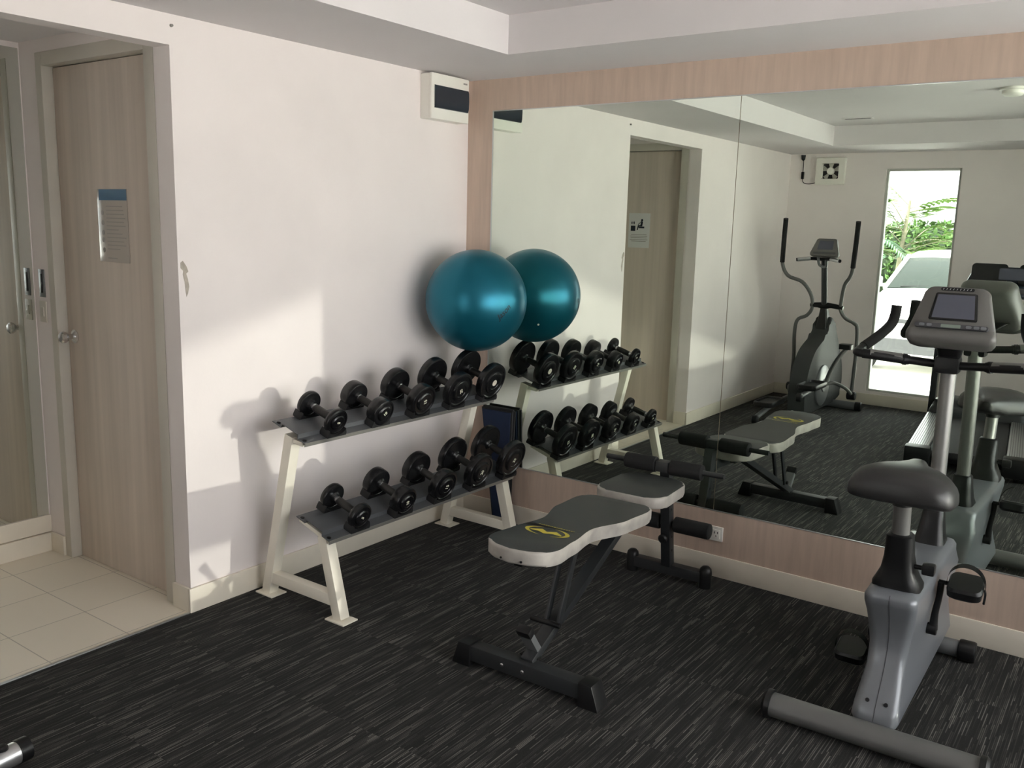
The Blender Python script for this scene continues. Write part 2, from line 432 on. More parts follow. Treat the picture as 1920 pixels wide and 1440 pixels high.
struct('trim_3', b, 'alu', 'thin metal edging around the big mirror', 'trim')

# back wall with tall window
WX0, WX1, WZ0, WZ1 = .918, 1.566, .13, 2.25
b = new()
box(b, (-.1, -LB - .14, 0), (WX0, -LB, 2.62)); box(b, (WX1, -LB - .14, 0), (XR + .1, -LB, 2.62))
box(b, (WX0, -LB - .14, 0), (WX1, -LB, WZ0)); box(b, (WX0, -LB - .14, WZ1), (WX1, -LB, 2.62))
struct('wall_back', b, 'wall', 'off-white wall with the tall window, seen in the mirror', 'wall')
win = bpy.data.objects.new('window_1', None); COL.objects.link(win); win.location = ((WX0 + WX1) / 2, -LB - .05, WZ0); win['kind'] = 'structure'
win['label'] = 'tall narrow window looking out on the parked white car'; win['category'] = 'window'
hw = (WX1 - WX0) / 2; hh = WZ1 - WZ0
b = new(); t = .022
box(b, (-hw, -.03, 0), (-hw + t, .03, hh), .002); box(b, (hw - t, -.03, 0), (hw, .03, hh), .002)
box(b, (-hw + t, -.03, 0), (hw - t, .03, t), .002); box(b, (-hw + t, -.03, hh - t), (hw - t, .03, hh), .002)
obj('window_frame', b, 'winframe', win)
b = new(); box(b, (-hw + t, -.003, t), (hw - t, .003, hh - t)); obj('window_pane', b, 'glass', win)

# right side: wide glazing (outside the picture, the room's daylight)
b = new()
box(b, (XR, -LB, 0), (XR + .12, -3.6, 2.62)); box(b, (XR, -LB, 2.33), (XR + .12, 0.12, 2.62))
struct('wall_right', b, 'wall', 'white wall above the wide glazing on the right', 'wall')
win2 = bpy.data.objects.new('window_2', None); COL.objects.link(win2); win2.location = (XR + .06, -2.5, 0); win2['kind'] = 'structure'
win2['label'] = 'wide glazed front on the right side of the room'; win2['category'] = 'window'
b = new()
for y in (-3.57, -1.8): box(b, (-.03, y + 2.5 - .03, 0), (.03, y + 2.5 + .03, 2.33), .003)
box(b, (-.03, -1.10, .36), (.03, 2.49, .585), .003); box(b, (-.03, -1.10, 0), (.03, 1.70, .36), .003); box(b, (-.03, 1.97, 0), (.03, 2.49, .36), .003); box(b, (-.03, 1.70, 0), (.03, 1.97, .05), .003); box(b, (-.03, -1.10, 2.28), (.03, 2.49, 2.33), .003)
obj('window_frame', b, 'winframe', win2)
b = new(); box(b, (-.004, -1.10, .05), (.004, 2.49, 2.28)); obj('window_pane', b, 'glass', win2)

# ceiling: lowered border around a raised tray
SX, SY, SY2, DR = .651, .539, .812, .167
b = new()
box(b, (0, -LB, H), (SX, 0, H + .3)); box(b, (SX, -SY, H), (XR, 0, H + .3)); box(b, (SX, -LB, H), (XR, -LB + SY2, H + .3))
box(b, (XR - .5, -LB + SY2, H), (XR, -SY, H + .3)); box(b, (SX, -LB + SY2, H + DR), (XR - .5, -SY, H + .3))
struct('ceiling', b, 'ceil', 'white ceiling with a lowered border around a raised tray', 'ceiling')

# wall damage
b = new()
sc = [(-1.806, 1.468), (-1.795, 1.475), (-1.779, 1.452), (-1.772, 1.432), (-1.782, 1.424), (-1.776, 1.405), (-1.770, 1.372), (-1.777, 1.345), (-1.784, 1.332), (-1.787, 1.352), (-1.790, 1.39), (-1.797, 1.42), (-1.795, 1.436), (-1.806, 1.446)]
prism(b, sc, 'x', 0, .0012); tag(obj('peeled_plaster', b, 'putty'), 'peeled patch of plaster on the wall edge beside the alcove', 'wall damage')
b = new(); lathe(b, [(0, .006), (.010, .005), (.012, 0)], (0, -1.807, 2.358), (1, 0, 0), 10); tag(obj('wall_screw', b, 'greypr'), 'small screw in the white wall above the alcove opening', 'screw')

def objw(name, bm, mats, parent, root, **k):
    """part given in world coordinates under an unrotated root"""
    bmesh.ops.translate(bm, vec=-root.location, verts=bm.verts); return obj(name, bm, mats, parent, **k)

# ------------------------------------------------------------------ dumbbell rack
TILT = math.radians(18); CT, ST = math.cos(TILT), math.sin(TILT)
rack = thing('dumbbell_rack', 'cream two-tier dumbbell rack with grey shelves against the white wall', 'rack', (.31, -.865, 0))
YS = [-1.337 + .268 * k for k in range(5)]
RR = [[.058, .062, .078, .092, .100], [.058, .065, .078, .091, .100]]
TH = [[.026, .056, .050, .040, .040], [.030, .050, .048, .040, .040]]
FRONT = [(.374, .735), (.515, .345)]          # front edge of each shelf (x, z)
def sh(k, s, n): # s behind the front edge, n above the shelf plane
    fx, fz = FRONT[k]; return (fx - s * CT + n * ST, fz + s * ST + n * CT)
for k in range(2):
    b = new()
    pr = [(0, 0), (.048, 0), (.052, .018), (.150, .018), (.156, 0), (.212, 0), (.212, .004), (.159, .004), (.152, .022), (.050, .022), (.045, .004), (0, .004)]
    prism(b, [sh(k, s, n) for s, n in pr], 'y', -1.51, -.22)
    shelf = objw('shelf', b, 'shelf', rack, rack)
    b = new(); prism(b, [sh(k, s, n) for s, n in ((-.003, -.012), (0, -.012), (0, .0045), (-.003, .0045))], 'y', -1.51, -.22)
    objw('shelf_edge', b, 'shelf_edge', shelf, rack)
    for y in (-1.495, -.235):
        for s in (.02, .19):
            b = new(); x, z = sh(k, s, .003); lathe(b, [(0, .009), (.004, .009), (.006, .005), (.006, 0)], (x, y, z), (ST, 0, CT), 12)
            objw('bolt', b, 'black', shelf, rack)
    for i, y in enumerate(YS):
        r = RR[k][i]; w = min(r * .72, .050)
        for s in (.022, .198):
            b = new(); out = [(-w - .012, .004), (w + .012, .004), (w + .012, .016), (w + .004, .006 + r - math.sqrt(r * r - min(w, r * .9) ** 2) + .014)]
            arc = []
            for q in range(13):
                yy = w - 2 * w * q / 12; yy = max(-r * .93, min(r * .93, yy))
                arc.append((yy, .009 + r - math.sqrt(r * r - yy * yy)))
            out += arc + [(-w - .004, out[3][1]), (-w - .012, .016)]
            secs = []
            for ds in (-.026, .026):
                sec = []
                for yy, nn in out:
                    x, z = sh(k, s + ds, nn); sec.append((x, y + yy, z))
                secs.append(sec)
            loft(b, secs)
            objw('cradle', b, 'rubber_dull', shelf, rack)
for y in (-1.475, -.255):
    b = new(); bar(b, (.088, y, .006), (.262, y, .752), .05, .05, (0, 1, 0)); objw('rear_leg', b, 'cream', rack, rack)
    b = new(); bar(b, (.545, y, .006), (.455, y, .352), .05, .05, (0, 1, 0)); objw('front_leg', b, 'cream', rack, rack)
    b = new(); bar(b, (.10, y, .085), (.53, y, .085), .046, .05, (0, 0, 1)); objw('base_rail', b, 'cream', rack, rack)
    b = new(); p0 = sh(1, .05, -.014); p1 = sh(1, .205, -.014); bar(b, (p0[0], y, p0[1]), (p1[0], y, p1[1]), .04, .02, (0, 0, 1)); objw('shelf_arm', b, 'cream', rack, rack)
    b = new(); bar(b, (.255, y, .735), (.345, y, .725), .04, .02, (0, 0, 1)); objw('shelf_arm', b, 'cream', rack, rack)
    for x in (.095, .545):
        b = new(); box(b, (x - .055, y - .042, 0), (x + .055, y + .042, .006), .001); objw('foot_plate', b, 'cream', rack, rack)

def dumbbell(k, i, mark, rot, label):
    r = RR[k][i]; th = TH[k][i]
    x, z = sh(k, .110, r + .0085)
    d = thing('dumbbell', label, 'dumbbell', (x, YS[i], z), (0, TILT, 0), 'dumbbells on the rack')
    c = .088
    b = new(); lathe(b, [(-c, .0145), (-.055, .0145), (-.054, .017), (-.048, .017), (-.047, .0145), (.047, .0145), (.048, .017), (.054, .017), (.055, .0145), (c, .0145)], (0, 0, 0), (1, 0, 0), 20)
    h = obj('handle', b, 'chrome', d)
    b = new(); lathe(b, [(-.046, .0150), (-.040, .0172), (0, .0182), (.040, .0172), (.046, .0150)], (0, 0, 0), (1, 0, 0), 20)
    obj('grip', b, 'knurl', h)
    heads = []
    for sg in (-1, 1):
        t = th / 2; e = min(.007, t * .5)
        pr = [(-t - .010, .020), (-t - .002, .026), (-t, r * .55), (-t + .001, r * .86), (-t, r * .88), (-t, r - e), (-t + e * .3, r - e * .3), (-t + e, r), (0, r + .0005), (t - e, r), (t - e * .3, r - e * .3), (t, r - e), (t + .001, r * .84), (t - .003, r * .80), (t - .003, r * .62), (t + .004, r * .58), (t + .008, r * .50), (t + .008, r * .36), (t + .006, r * .34), (t + .006, 0)]
        b = new(); lathe(b, pr, (sg * c, 0, 0), (sg, 0, 0), 48)
        heads.append(obj('head', b, 'rubber', d, sharp=30))
    fx = c + th / 2 + .0065
    if mark == 'disc':
        b = new(); lathe(b, [(0, .017), (.0012, .0165), (.0012, 0)], (fx, 0, 0), (1, 0, 0), 24); obj('sticker', b, 'sticker', heads[1])
    else:
        a = math.radians(rot)
        rt = Vector((0, math.cos(a), math.sin(a))); up = Vector((0, -math.sin(a), math.cos(a)))
        text_mesh('number', mark, .026 if r > .07 else .022, 'ink', heads[1], frame_mtx((fx, 0, 0), rt, up), bevel=.0004)
    return d
names = ['leftmost', 'second from the left', 'middle', 'second from the right', 'rightmost']
D = [[('5', -100, 'small black dumbbell marked 5, leftmost on the top shelf of the rack'),
      ('10', 48, 'thick-headed black dumbbell marked 10, second from left on the top shelf'),
      ('15', 105, 'medium black dumbbell marked 15, in the middle of the top shelf'),
      ('20', 115, 'large black dumbbell marked 20, second from right on the top shelf'),
      ('disc', 0, 'large black dumbbell with a white disc sticker, at the corner end of the top shelf')],
     [('5', 60, 'small black dumbbell, leftmost on the bottom shelf of the rack'),
      ('10', 100, 'black dumbbell marked 10, second from left on the bottom shelf'),
      ('15', 80, 'medium black dumbbell, in the middle of the bottom shelf'),
      ('20', 75, 'large black dumbbell, second from right on the bottom shelf'),
      ('25', 70, 'large black dumbbell at the corner end of the bottom shelf')]]
for k in range(2):
    for i in range(5): dumbbell(k, i, *D[k][i])

# ------------------------------------------------------------------ exercise ball
BR = .2625
ball = thing('exercise_ball', 'shiny teal exercise ball wedged in the corner on top of the dumbbells', 'exercise ball', (.284, -BR - .0075, 1.2562))
b = new(); bmesh.ops.create_uvsphere(b, u_segments=96, v_segments=64, radius=BR); sph = obj('ball', b, 'ball', ball, sharp=60)
b = new()
dv = (Vector((3.1615, -3.9263, 1.6546)) - ball.location).normalized()
def on_ball(px, py):
    """direction of a print, by angle right and up of the side facing the room"""
    rt = dv.cross(Vector((0, 0, 1))).normalized() * -1; up = dv.cross(rt)
    n = (dv * math.sqrt(max(0, 1 - px * px - py * py)) + rt * px + up * py).normalized(); return n, rt, up
n, rt, up = on_ball(.53, -.21)
tx = (up.cross(n)).normalized(); ty = n.cross(tx)
if tx.dot(rt) < 0: tx = -tx; 
ty = n.cross(tx)
a = math.radians(48)
R_ = tx * math.cos(a) + ty * math.sin(a); U_ = -tx * math.sin(a) + ty * math.cos(a)
txt = text_mesh('lettering', 'Jason', .042, 'blackm', sph, frame_mtx((0, 0, 0), R_, U_), extrude=0, bevel=.0006, shear=.25)
for v in txt.data.vertices:
    v.co = (n * BR + v.co).normalized() * (BR + .0008)
n = Vector((.50, .56, -.47)).normalized()
b = new(); lathe(b, [(0, .006), (.002, .006), (.003, .003), (.003, 0)], n * (BR - .0005), n, 16); obj('valve_plug', b, 'white', sph)

# ------------------------------------------------------------------ blue mat in the corner
mt = thing('folded_mat', 'dark blue panel mat with black rim standing in the corner behind the rack', 'mat', (.31, -.06, 0))
def slab(x0b, x1b, x0t, x1t, y0b, y0t, z0, z1, th, ins):
    P = [(x0b + ins, y0b, z0 + ins), (x1b - ins, y0b, z0 + ins), (x1t - ins, y0t, z1 - ins), (x0t + ins, y0t, z1 - ins)]
    return [[(x, y, z) for x, y, z in P], [(x, y + th, z) for x, y, z in P]]
b = new(); loft(b, slab(.275, .388, .155, .385, -.085, -.052, .0, .655, .034, 0)); es = list(b.edges); bmesh.ops.bevel(b, geom=es, offset=.012, segments=3, affect='EDGES')
rim = objw('rim', b, 'rubber_dull', mt, mt)
b = new(); loft(b, slab(.275, .388, .155, .385, -.090, -.057, .0, .655, .044, .018)); objw('foam_panel', b, 'mat_blue', mt, mt)

# ------------------------------------------------------------------ breaker panel
br = thing('breaker_panel', 'white breaker box with dark smoked window high in the corner', 'breaker box', (0, -.252, 2.277))
b = new(); box(b, (.0, -.145, -.110), (.060, .145, .110), .006); obj('back_box', b, 'white', br)
b = new(); box(b, (.060, -.149, -.112), (.080, .149, .112), .007); cv = obj('cover', b, 'white', br)
b = new()
pr = [(.0, -.058), (.006, -.056), (.010, -.04), (.0115, 0), (.010, .04), (.006, .052), (0, .054)]
prism(b, [(.080 + p[0], p[1]) for p in pr], 'y', -.128, .136); obj('window_flap', b, 'smoke', cv)
b = new(); box(b, (.080, .100, .082), (.0806, .132, .090)); obj('badge', b, 'greypr', cv)

# ------------------------------------------------------------------ outlet
ot = thing('wall_outlet', 'white double power outlet low on the wood panel behind the bench', 'outlet', (1.547, -.008, .217))
b = new(); box(b, (-.058, -.010, -.036), (.058, 0, .036), .004); pl_ = obj('cover_plate', b, 'white', ot)
for cx in (-.024, .026):
    b = new(); box(b, (cx - .019, -.0125, -.022), (cx + .019, -.009, .022), .002); s_ = obj('socket', b, 'white', pl_)
    b = new()
    for sx in (-.008, .008): box(b, (cx + sx - .002, -.0128, 0.001), (cx + sx + .002, -.012, .012))
    cyl(b, (cx, -.0128, -.010), (cx, -.012, -.010), .003, 10); obj('pin_hole', b, 'black', s_)

# ------------------------------------------------------------------ notices
ns = thing('door_notice', 'laminated notice with blue header taped on the alcove door', 'notice', (-.535, -1.7655, 1.60))
b = new(); box(b, (-.115, -.0022, -.156), (.115, -.0004, .156), .0004); sh_ = obj('laminated_sheet', b, 'paper', ns)
b = new(); box(b, (-.100, -.0030, .108), (.113, -.0022, .154)); obj('header', b, 'bluepr', sh_)
random.seed(5)
for q, z in enumerate((.055, .012, -.03, -.062, -.105)):
    b = new(); lathe(b, [(0, .011), (.0008, .011), (.0008, 0)], (-.078, -.0022, z), (0, -1, 0), 14); obj('pictogram', b, 'greypr', sh_)
b = new()
for q in range(12):
    z = .082 - q * .0165; L_ = random.uniform(.09, .15); box(b, (-.05, -.0027, z - .002), (-.05 + L_, -.0022, z + .002))
box(b, (-.05, -.0027, -.141), (.02, -.0022, -.137)); obj('text_lines', b, 'greypr', sh_)
sg = thing('sauna_sign', 'white sign with seated person pictogram on the mirrored door', 'sign', (-.565, -3.0745, 1.623))
b = new(); box(b, (-.102, .0004, -.147), (.102, .004, .147), .0008); sp_ = obj('sign_plate', b, 'paper2', sg)
b = new(); y0, y1 = .004, .0048
def q2(pts): prism(b, [(-p[0], p[1]) for p in pts], 'y', y0, y1)
# figure sitting on a bench beside a heater with steam
q2([(-.036, .075), (-.018, .080), (-.010, .040), (-.030, .036)])               # torso
q2([(-.030, .046), (.004, .046), (.004, .036), (-.030, .036)])                 # thigh
q2([(.002, .046), (.012, .046), (.022, .004), (.012, .004)])                   # shin
q2([(-.020, .078), (-.012, .074), (.012, .052), (.006, .048)])                 # arm
lathe(b, [(0, .0105), (.0008, .0105), (.0008, 0)], (.026, y0, .088), (0, 1, 0), 16)
obj('seated_figure', b, 'smoke', sp_)
b = new(); q2([(-.05, .035), (-.05, .020), (.005, .020), (.005, .035)][::-1]); obj('bench_mark', b, 'smoke', sp_)
b = new()
q2([(.036, .040), (.080, .040), (.080, -.005), (.036, -.005)])                 # heater
obj('heater_mark', b, 'smoke', sp_)
for xx in (.048, .060, .072):
    b = new(); q2([(xx - .002, .052), (xx + .002, .052), (xx + .005, .066), (xx - .001, .080), (xx - .004, .066)]); obj('steam_mark', b, 'smoke', sp_)
b = new()
for q, (w, z) in enumerate(((.075, -.035), (.082, -.048), (.078, -.061), (.085, -.078), (.07, -.091))): box(b, (-w, .004, z - .0022), (w, .0046, z + .0022))
obj('text_lines', b, 'greypr', sp_)
# switch plates in the alcove
sw = thing('lock_plate', 'small dark steel plate on the white strip left of the alcove door', 'door hardware', (-1.085, -1.812, 1.323))
b = new(); box(b, (-.026, -.004, -.065), (.026, 0, .065), .002); p_ = obj('plate', b, 'steel2', sw)
b = new(); box(b, (-.009, -.007, -.045), (.009, -.003, .045), .003); obj('slot', b, 'black', p_)
sw = thing('light_switch', 'white light switch under the steel plate beside the alcove door', 'switch', (-1.085, -1.812, 1.19))
b = new(); box(b, (-.030, -.006, -.05), (.030, 0, .05), .003); p_ = obj('cover_plate', b, 'frame', sw)
b = new(); box(b, (-.012, -.011, -.022), (.012, -.005, .022), .002); obj('rocker', b, 'frame', p_)

# ------------------------------------------------------------------ exhaust fan on the back wall
fan = thing('exhaust_fan', 'white square exhaust fan beside the tall window, seen in the mirror', 'fan', (.408, -LB, 2.233))
b = new()
o_ = rrect(.139, .128, .012); n_ = len(o_)
def circ(r): return [(r * math.cos(math.atan2(y, x)), r * math.sin(math.atan2(y, x))) for x, y in o_]
secs = [[(x, 0, z) for x, z in o_], [(x, .040, z) for x, z in o_], [(x * .97, .046, z * .97) for x, z in o_], [(x, .046, z) for x, z in circ(.106)], [(x, .030, z) for x, z in circ(.101)], [(x, .004, z) for x, z in circ(.101)]]
loft(b, secs, cap0=True, cap1=True); hs = obj('housing', b, 'white', fan)
b = new(); lathe(b, [(0, .100), (.003, .100), (.003, 0)], (0, .0045, 0), (0, 1, 0), 40); obj('grille_back', b, 'black', hs)
b = new(); lathe(b, [(0, .034), (.026, .034), (.032, .026), (.032, 0)], (0, .008, 0), (0, 1, 0), 28); hub = obj('hub', b, 'white', fan)
for q in range(5):
    a = 2 * PI * q / 5 + .3; b = new(); s0 = []; s1 = []
    for r_, w_ in ((.030, .28), (.055, .30), (.088, .33)):
        for da, dy in ((-w_, .012), (0, .018), (w_, .026)):
            s0.append((r_ * math.cos(a + da), dy, r_ * math.sin(a + da)))
    vv = [b.verts.new(p) for p in s0]
    for r_ in range(2):
        for c_ in range(2): b.faces.new((vv[r_ * 3 + c_], vv[r_ * 3 + c_ + 1], vv[r_ * 3 + c_ + 4], vv[r_ * 3 + c_ + 3]))
    bmesh.ops.solidify(b, geom=b.faces[:], thickness=.002); obj('blade', b, 'white', hub)
cable = thing('fan_cable', 'black cable with inline plug hanging beside the exhaust fan', 'cable', (.13, -LB, 2.25))
b = new(); tube(b, [(.0, .010, .115), (.003, .010, .06), (.004, .010, -.03), (.008, .012, -.105), (.03, .012, -.13), (.08, .012, -.136), (.139, .012, -.125)], .0035, 8); obj('cord', b, 'black', cable)
b = new(); tube(b, [(.0, .018, .14), (.0, .018, .10), (.002, .016, .085)], [.022, .018, .006], 12, sub=1); obj('plug', b, 'black', cable)
b = new(); box(b, (-.008, .002, -.09), (.018, .026, -.02), .005); obj('inline_switch', b, 'black', cable)

# ------------------------------------------------------------------ ceiling fittings
ve = thing('ceiling_vent', 'narrow dark slot vent in the raised ceiling, seen in the mirror', 'vent', (.985, -3.80, H + DR))
b = new(); box(b, (-.12, -.03, -.006), (.12, .03, 0), .002); f_ = obj('vent_frame', b, 'ceil', ve)
b = new(); box(b, (-.10, -.016, -.0075), (.10, .016, -.004)); obj('slot', b, 'black', f_)
sd = thing('ceiling_light', 'round white ceiling fitting near the top right, seen in the mirror', 'ceiling fitting', (2.25, -2.61, H + DR))
b = new(); lathe(b, [(0, .080), (.012, .080), (.018, .070), (.018, 0)], (0, 0, 0), (0, 0, -1), 36); obj('mount', b, 'white', sd)
b = new(); lathe(b, [(.016, .066), (.035, .064), (.048, .050), (.052, .025), (.053, 0)], (0, 0, 0), (0, 0, -1), 36); obj('cap', b, 'white', sd)

# ------------------------------------------------------------------ weight bench
bench = thing('weight_bench', 'grey sit-up bench with hourglass backrest pad and black foam rollers by the mirror', 'bench', (1.427, -.79, 0), (0, 0, math.radians(2)))
def pad(name, outline, z_of_y, th, parent):
    b = new(); prism(b, outline, 'z', -th, 0, .010, seg=3)
    # seam line around the side: a shallow ridge
    for v in b.verts: v.co.z += z_of_y(v.co.y)
    bmesh.ops.recalc_face_normals(b, faces=b.faces)
    for f in b.faces: f.material_index = 0 if f.normal.z > .99 else 1
    return obj(name, b, ['vinyl', 'vinyl_side'], parent, sharp=40, recalc=False)
def interp(t, T, V):
    for i in range(len(T) - 1):
        if t <= T[i + 1]:
            u = (t - T[i]) / (T[i + 1] - T[i]); u = u * u * (3 - 2 * u); return V[i] + (V[i + 1] - V[i]) * u
    return V[-1]
Tq = [0, .012, .045, .12, .30, .54, .74, .86, .93, .975, .995, 1.0]
Vq = [.115, .140, .158, .166, .158, .108, .130, .140, .128, .095, .045, .0]
BY0, BLEN = .085, .850
left, right = [], []
for q in range(61):
    t = q / 60; w = interp(t, Tq, Vq)
    if t > .86: w = .140 * math.sqrt(max(0, 1 - ((t - .86) / .14) ** 2.2))
    y = BY0 - BLEN * t
    right.append((w, y)); left.append((-w, y))
outl = right[:-1] + [(0, BY0 - BLEN)] + list(reversed(left[:-1]))
BZ = lambda y: .522 + (BY0 - y) * .040
bp_ = pad('backrest_pad', outl, BZ, .052, bench)
# print on the backrest: an oval of two arcs with a peaked ribbon inside, and a thin line
b = new(); ly0 = -.510
def flat(pts):
    vs = [b.verts.new((x, y, BZ(y) + .0012)) for x, y in pts]
    b.faces.new(vs)
for s in (1, -1):
    o1 = []; i1 = []
    for q in range(17):
        a = math.radians(-65 + 150 * q / 16) if s > 0 else math.radians(115 + 150 * q / 16)
        o1.append((.092 * math.cos(a), ly0 + .046 * math.sin(a)))
        k = .010 * math.sin(PI * q / 16) + .001
        i1.append(((.092 - k * 1.6) * math.cos(a), ly0 + (.046 - k) * math.sin(a)))
    for q in range(16): flat([o1[q], o1[q + 1], i1[q + 1], i1[q]])
rb = [(-.066, -.006), (-.030, .018), (0, -.002), (.030, .018), (.066, -.006)]
rl = [(-.066, -.014), (-.030, -.012), (0, -.026), (.030, -.012), (.066, -.014)]
for q in range(4): flat([(rb[q][0], ly0 + rb[q][1]), (rl[q][0], ly0 + rl[q][1]), (rl[q + 1][0], ly0 + rl[q + 1][1]), (rb[q + 1][0], ly0 + rb[q + 1][1])])
obj('logo_print', b, 'yellow', bp_)
b = new(); random.seed(3); x = -.075
while x < .08:
    w = random.uniform(.004, .010); y = ly0 + .062
    vs = [b.verts.new((xx, yy, BZ(yy) + .0012)) for xx, yy in ((x, y), (x + w, y), (x + w, y + .006), (x, y + .006))]; b.faces.new(vs); x += w + .003
obj('printed_line', b, 'yellow', bp_)
for x, y in ((.05, -.757), (-.03, -.762), (.11, -.70)):
    b = new(); n = Vector((x * 2.2, -.3, 0)).normalized(); lathe(b, [(0, .004), (.003, .004), (.003, 0)], (x, y, BZ(y) - .038), n, 10); obj('staple', b, 'black', bp_)
so = [(px, py * 1.0) for px, py in rrect(.165, .172, .075, 7)]
so = [(x * (1 - .10 * (y + .172) / .344), y + .285) for x, y in so]
sp_ = pad('seat_pad', so, lambda y: .542, .05, bench)
# steel frame
b = new(); box(b, (-.25, -.65, .022), (.25, -.59, .082), .004); fb_ = obj('front_bar', b, 'steel', bench)
for x in (-.09, .0):
    b = new(); lathe(b, [(0, .008), (.003, .008), (.006, .004), (.006, 0)], (x, -.65, .052), (0, -1, 0), 12); obj('bolt', b, 'chrome', fb_)
for s in (-1, 1):
    b = new(); prism(b, [(s * .235, 0), (s * .315, 0), (s * .315, .008), (s * .288, .090), (s * .235, .090)], 'y', -.659, -.581, .004); obj('foot_cap', b, 'black', bench)
b = new(); box(b, (-.17, .595, .025), (.17, .645, .075), .004); obj('rear_bar', b, 'steel', bench)
for s in (-1, 1):
    b = new(); lathe(b, [(0, .030), (.075, .030), (.092, .026), (.102, .016), (.105, 0)], (s * .188, .62, 0), (0, 0, 1), 24); obj('foot_cap', b, 'black', bench)
b = new(); bar(b, (0, .61, .07), (0, .535, .56), .046, .05, (0, 1, 0)); post = obj('rear_post', b, 'steel', bench)
b = new()
for q in range(5): cyl(b, (-.0245, .598 - q * .011, .15 + q * .07), (.0245, .598 - q * .011, .15 + q * .07), .006, 10)
obj('pin_holes', b, 'black', post)
b = new(); lathe(b, [(0, .008), (.018, .008), (.020, .020), (.034, .022), (.040, .016), (.040, 0)], (-.0, .565, .22), (0, -1, 0), 16); obj('knob', b, 'black', post)
b = new(); bar(b, (0, -.62, .078), (0, .18, .455), .052, .034, (0, 0, 1)); obj('main_strut', b, 'steel', bench)
b = new(); bar(b, (0, .05, .462), (0, .53, .472), .045, .045, (0, 0, 1)); obj('seat_beam', b, 'steel', bench)
b = new()
for s in (-1, 1): bar(b, (s * .075, .14, .482), (s * .075, .43, .482), .03, .012)
bar(b, (-.09, .28, .478), (.09, .28, .478), .03, .014); obj('seat_bracket', b, 'steel', bench)
b = new(); bar(b, (0, .06, .466), (0, -.66, .497), .036, .022); obj('backrest_beam', b, 'steel', bench)
b = new(); box(b, (-.018, -.70, .472), (.018, -.65, .506), .003); box(b, (-.115, -.66, .48), (-.085, -.63, .502), .002); obj('beam_end_cap', b, 'black', bench)
b = new(); bar(b, (-.024, -.33, .472), (-.024, -.455, .165), .012, .03, (0, 1, 0)); bar(b, (.030, -.33, .472), (.030, -.455, .165), .012, .03, (0, 1, 0)); obj('prop', b, 'steel', bench)
b = new(); cyl(b, (-.085, -.465, .172), (.045, -.465, .172), .011, 14, .002); obj('prop_rod', b, 'black', bench)
b = new(); bar(b, (0, -.555, .088), (0, -.640, .205), .05, .026, (0, 1, 0)); obj('stop_bracket', b, 'steel2', bench)
b = new(); bar(b, (0, -.628, .190), (0, -.650, .220), .058, .034, (0, 1, 0), .005); obj('stop_cap', b, 'black', bench)
b = new(); bar(b, (-.05, -.58, .086), (.03, -.58, .086), .03, .008); obj('hinge_plate', b, 'black', bench)
for z, y, hl, r0, r1, rr in ((.580, .50, .29, .035, .19, .036), (.285, .585, .205, .035, .21, .037)):
    b = new(); cyl(b, (-hl, y, z), (hl, y, z), .0125, 16); bar_ = obj('roller_bar', b, 'steel', bench)
    for s in (-1, 1):
        b = new(); lathe(b, [(0, .013), (.0, rr - .006), (.003, rr - .001), (.008, rr), (r1 - r0 - .008, rr), (r1 - r0 - .003, rr - .001), (r1 - r0, rr - .006), (r1 - r0, .013)], (s * r0, y, z), (s, 0, 0), 28)
        obj('foam_roller', b, 'foam', bench)
b = new(); box(b, (-.032, .475, .555), (.032, .530, .603), .004); obj('roller_clamp', b, 'steel', bench)

# ------------------------------------------------------------------ exercise bike
bike = thing('exercise_bike', 'silver-grey upright exercise bike with black saddle facing the mirror', 'exercise bike', (2.568, -1.065, 0), (0, 0, math.radians(1.6)))
b = new(); tube(b, [(-.325, 0, .047), (.325, 0, .047)], .047, 24, 0, r2=.040); obj('rear_stabilizer', b, 'bikepaint', bike)
for s in (-1, 1):
    b = new(); tube(b, [(s * .320, 0, .047), (s * .338, 0, .047), (s * .348, 0, .047)], [.050, .050, .040], 24, 0); obj('end_cap', b, 'black', bike)
b = new(); tube(b, [(-.20, .875, .042), (.14, .875, .042)], .034, 24, 0); obj('front_stabilizer', b, 'steel2', bike)
for s in (-1, 1):
    b = new(); lathe(b, [(0, .034), (.004, .040), (.012, .042), (.055, .042), (.062, .039), (.064, .012), (.064, 0)], (s * .135, .875, .042), (s, 0, 0), 28); obj('transport_wheel', b, 'black', bike)
# body shell lofted through horizontal sections (z, rear y, front y, half width)
SEC = [(.070, .030, .92, .068), (.085, .026, .925, .074), (.12, .042, .93, .072), (.17, .082, .925, .066), (.23, .130, .91, .061), (.29, .152, .89, .063), (.35, .150, .90, .070), (.41, .126, .885, .077), (.455, .100, .87, .083), (.480, .092, .86, .083), (.495, .100, .85, .076), (.502, .125, .83, .058)]
b = new(); secs = []
for z, y0, y1, w in SEC:
    o = rrect(w, (y1 - y0) / 2, min(.030, w * .7), 6); c = (y0 + y1) / 2
    s_ = []
    for x, y in o:
        fy = (y + (y1 - y0) / 2) / (y1 - y0)      # narrower to the front
        s_.append((x * (1.0 + (.42 if .1 < z < .44 else .12) * max(0, min(1, (fy - .30) / .45)) * (1 if fy < .9 else .75)), y + c, z))
    secs.append(s_)
loft(b, secs); body = obj('body_shell', b, 'bikegrey', bike, sharp=50)
b = new()                                                                          # centre seam down the rear face
for (z, y0, _, _), (z2, y02, _, _) in zip(SEC[1:-2], SEC[2:-1]):
    vs = [b.verts.new(p) for p in ((-.0012, y0 - .0012, z), (.0012, y0 - .0012, z), (.0012, y02 - .0012, z2), (-.0012, y02 - .0012, z2))]; b.faces.new(vs)
obj('seam', b, 'cardark', body)
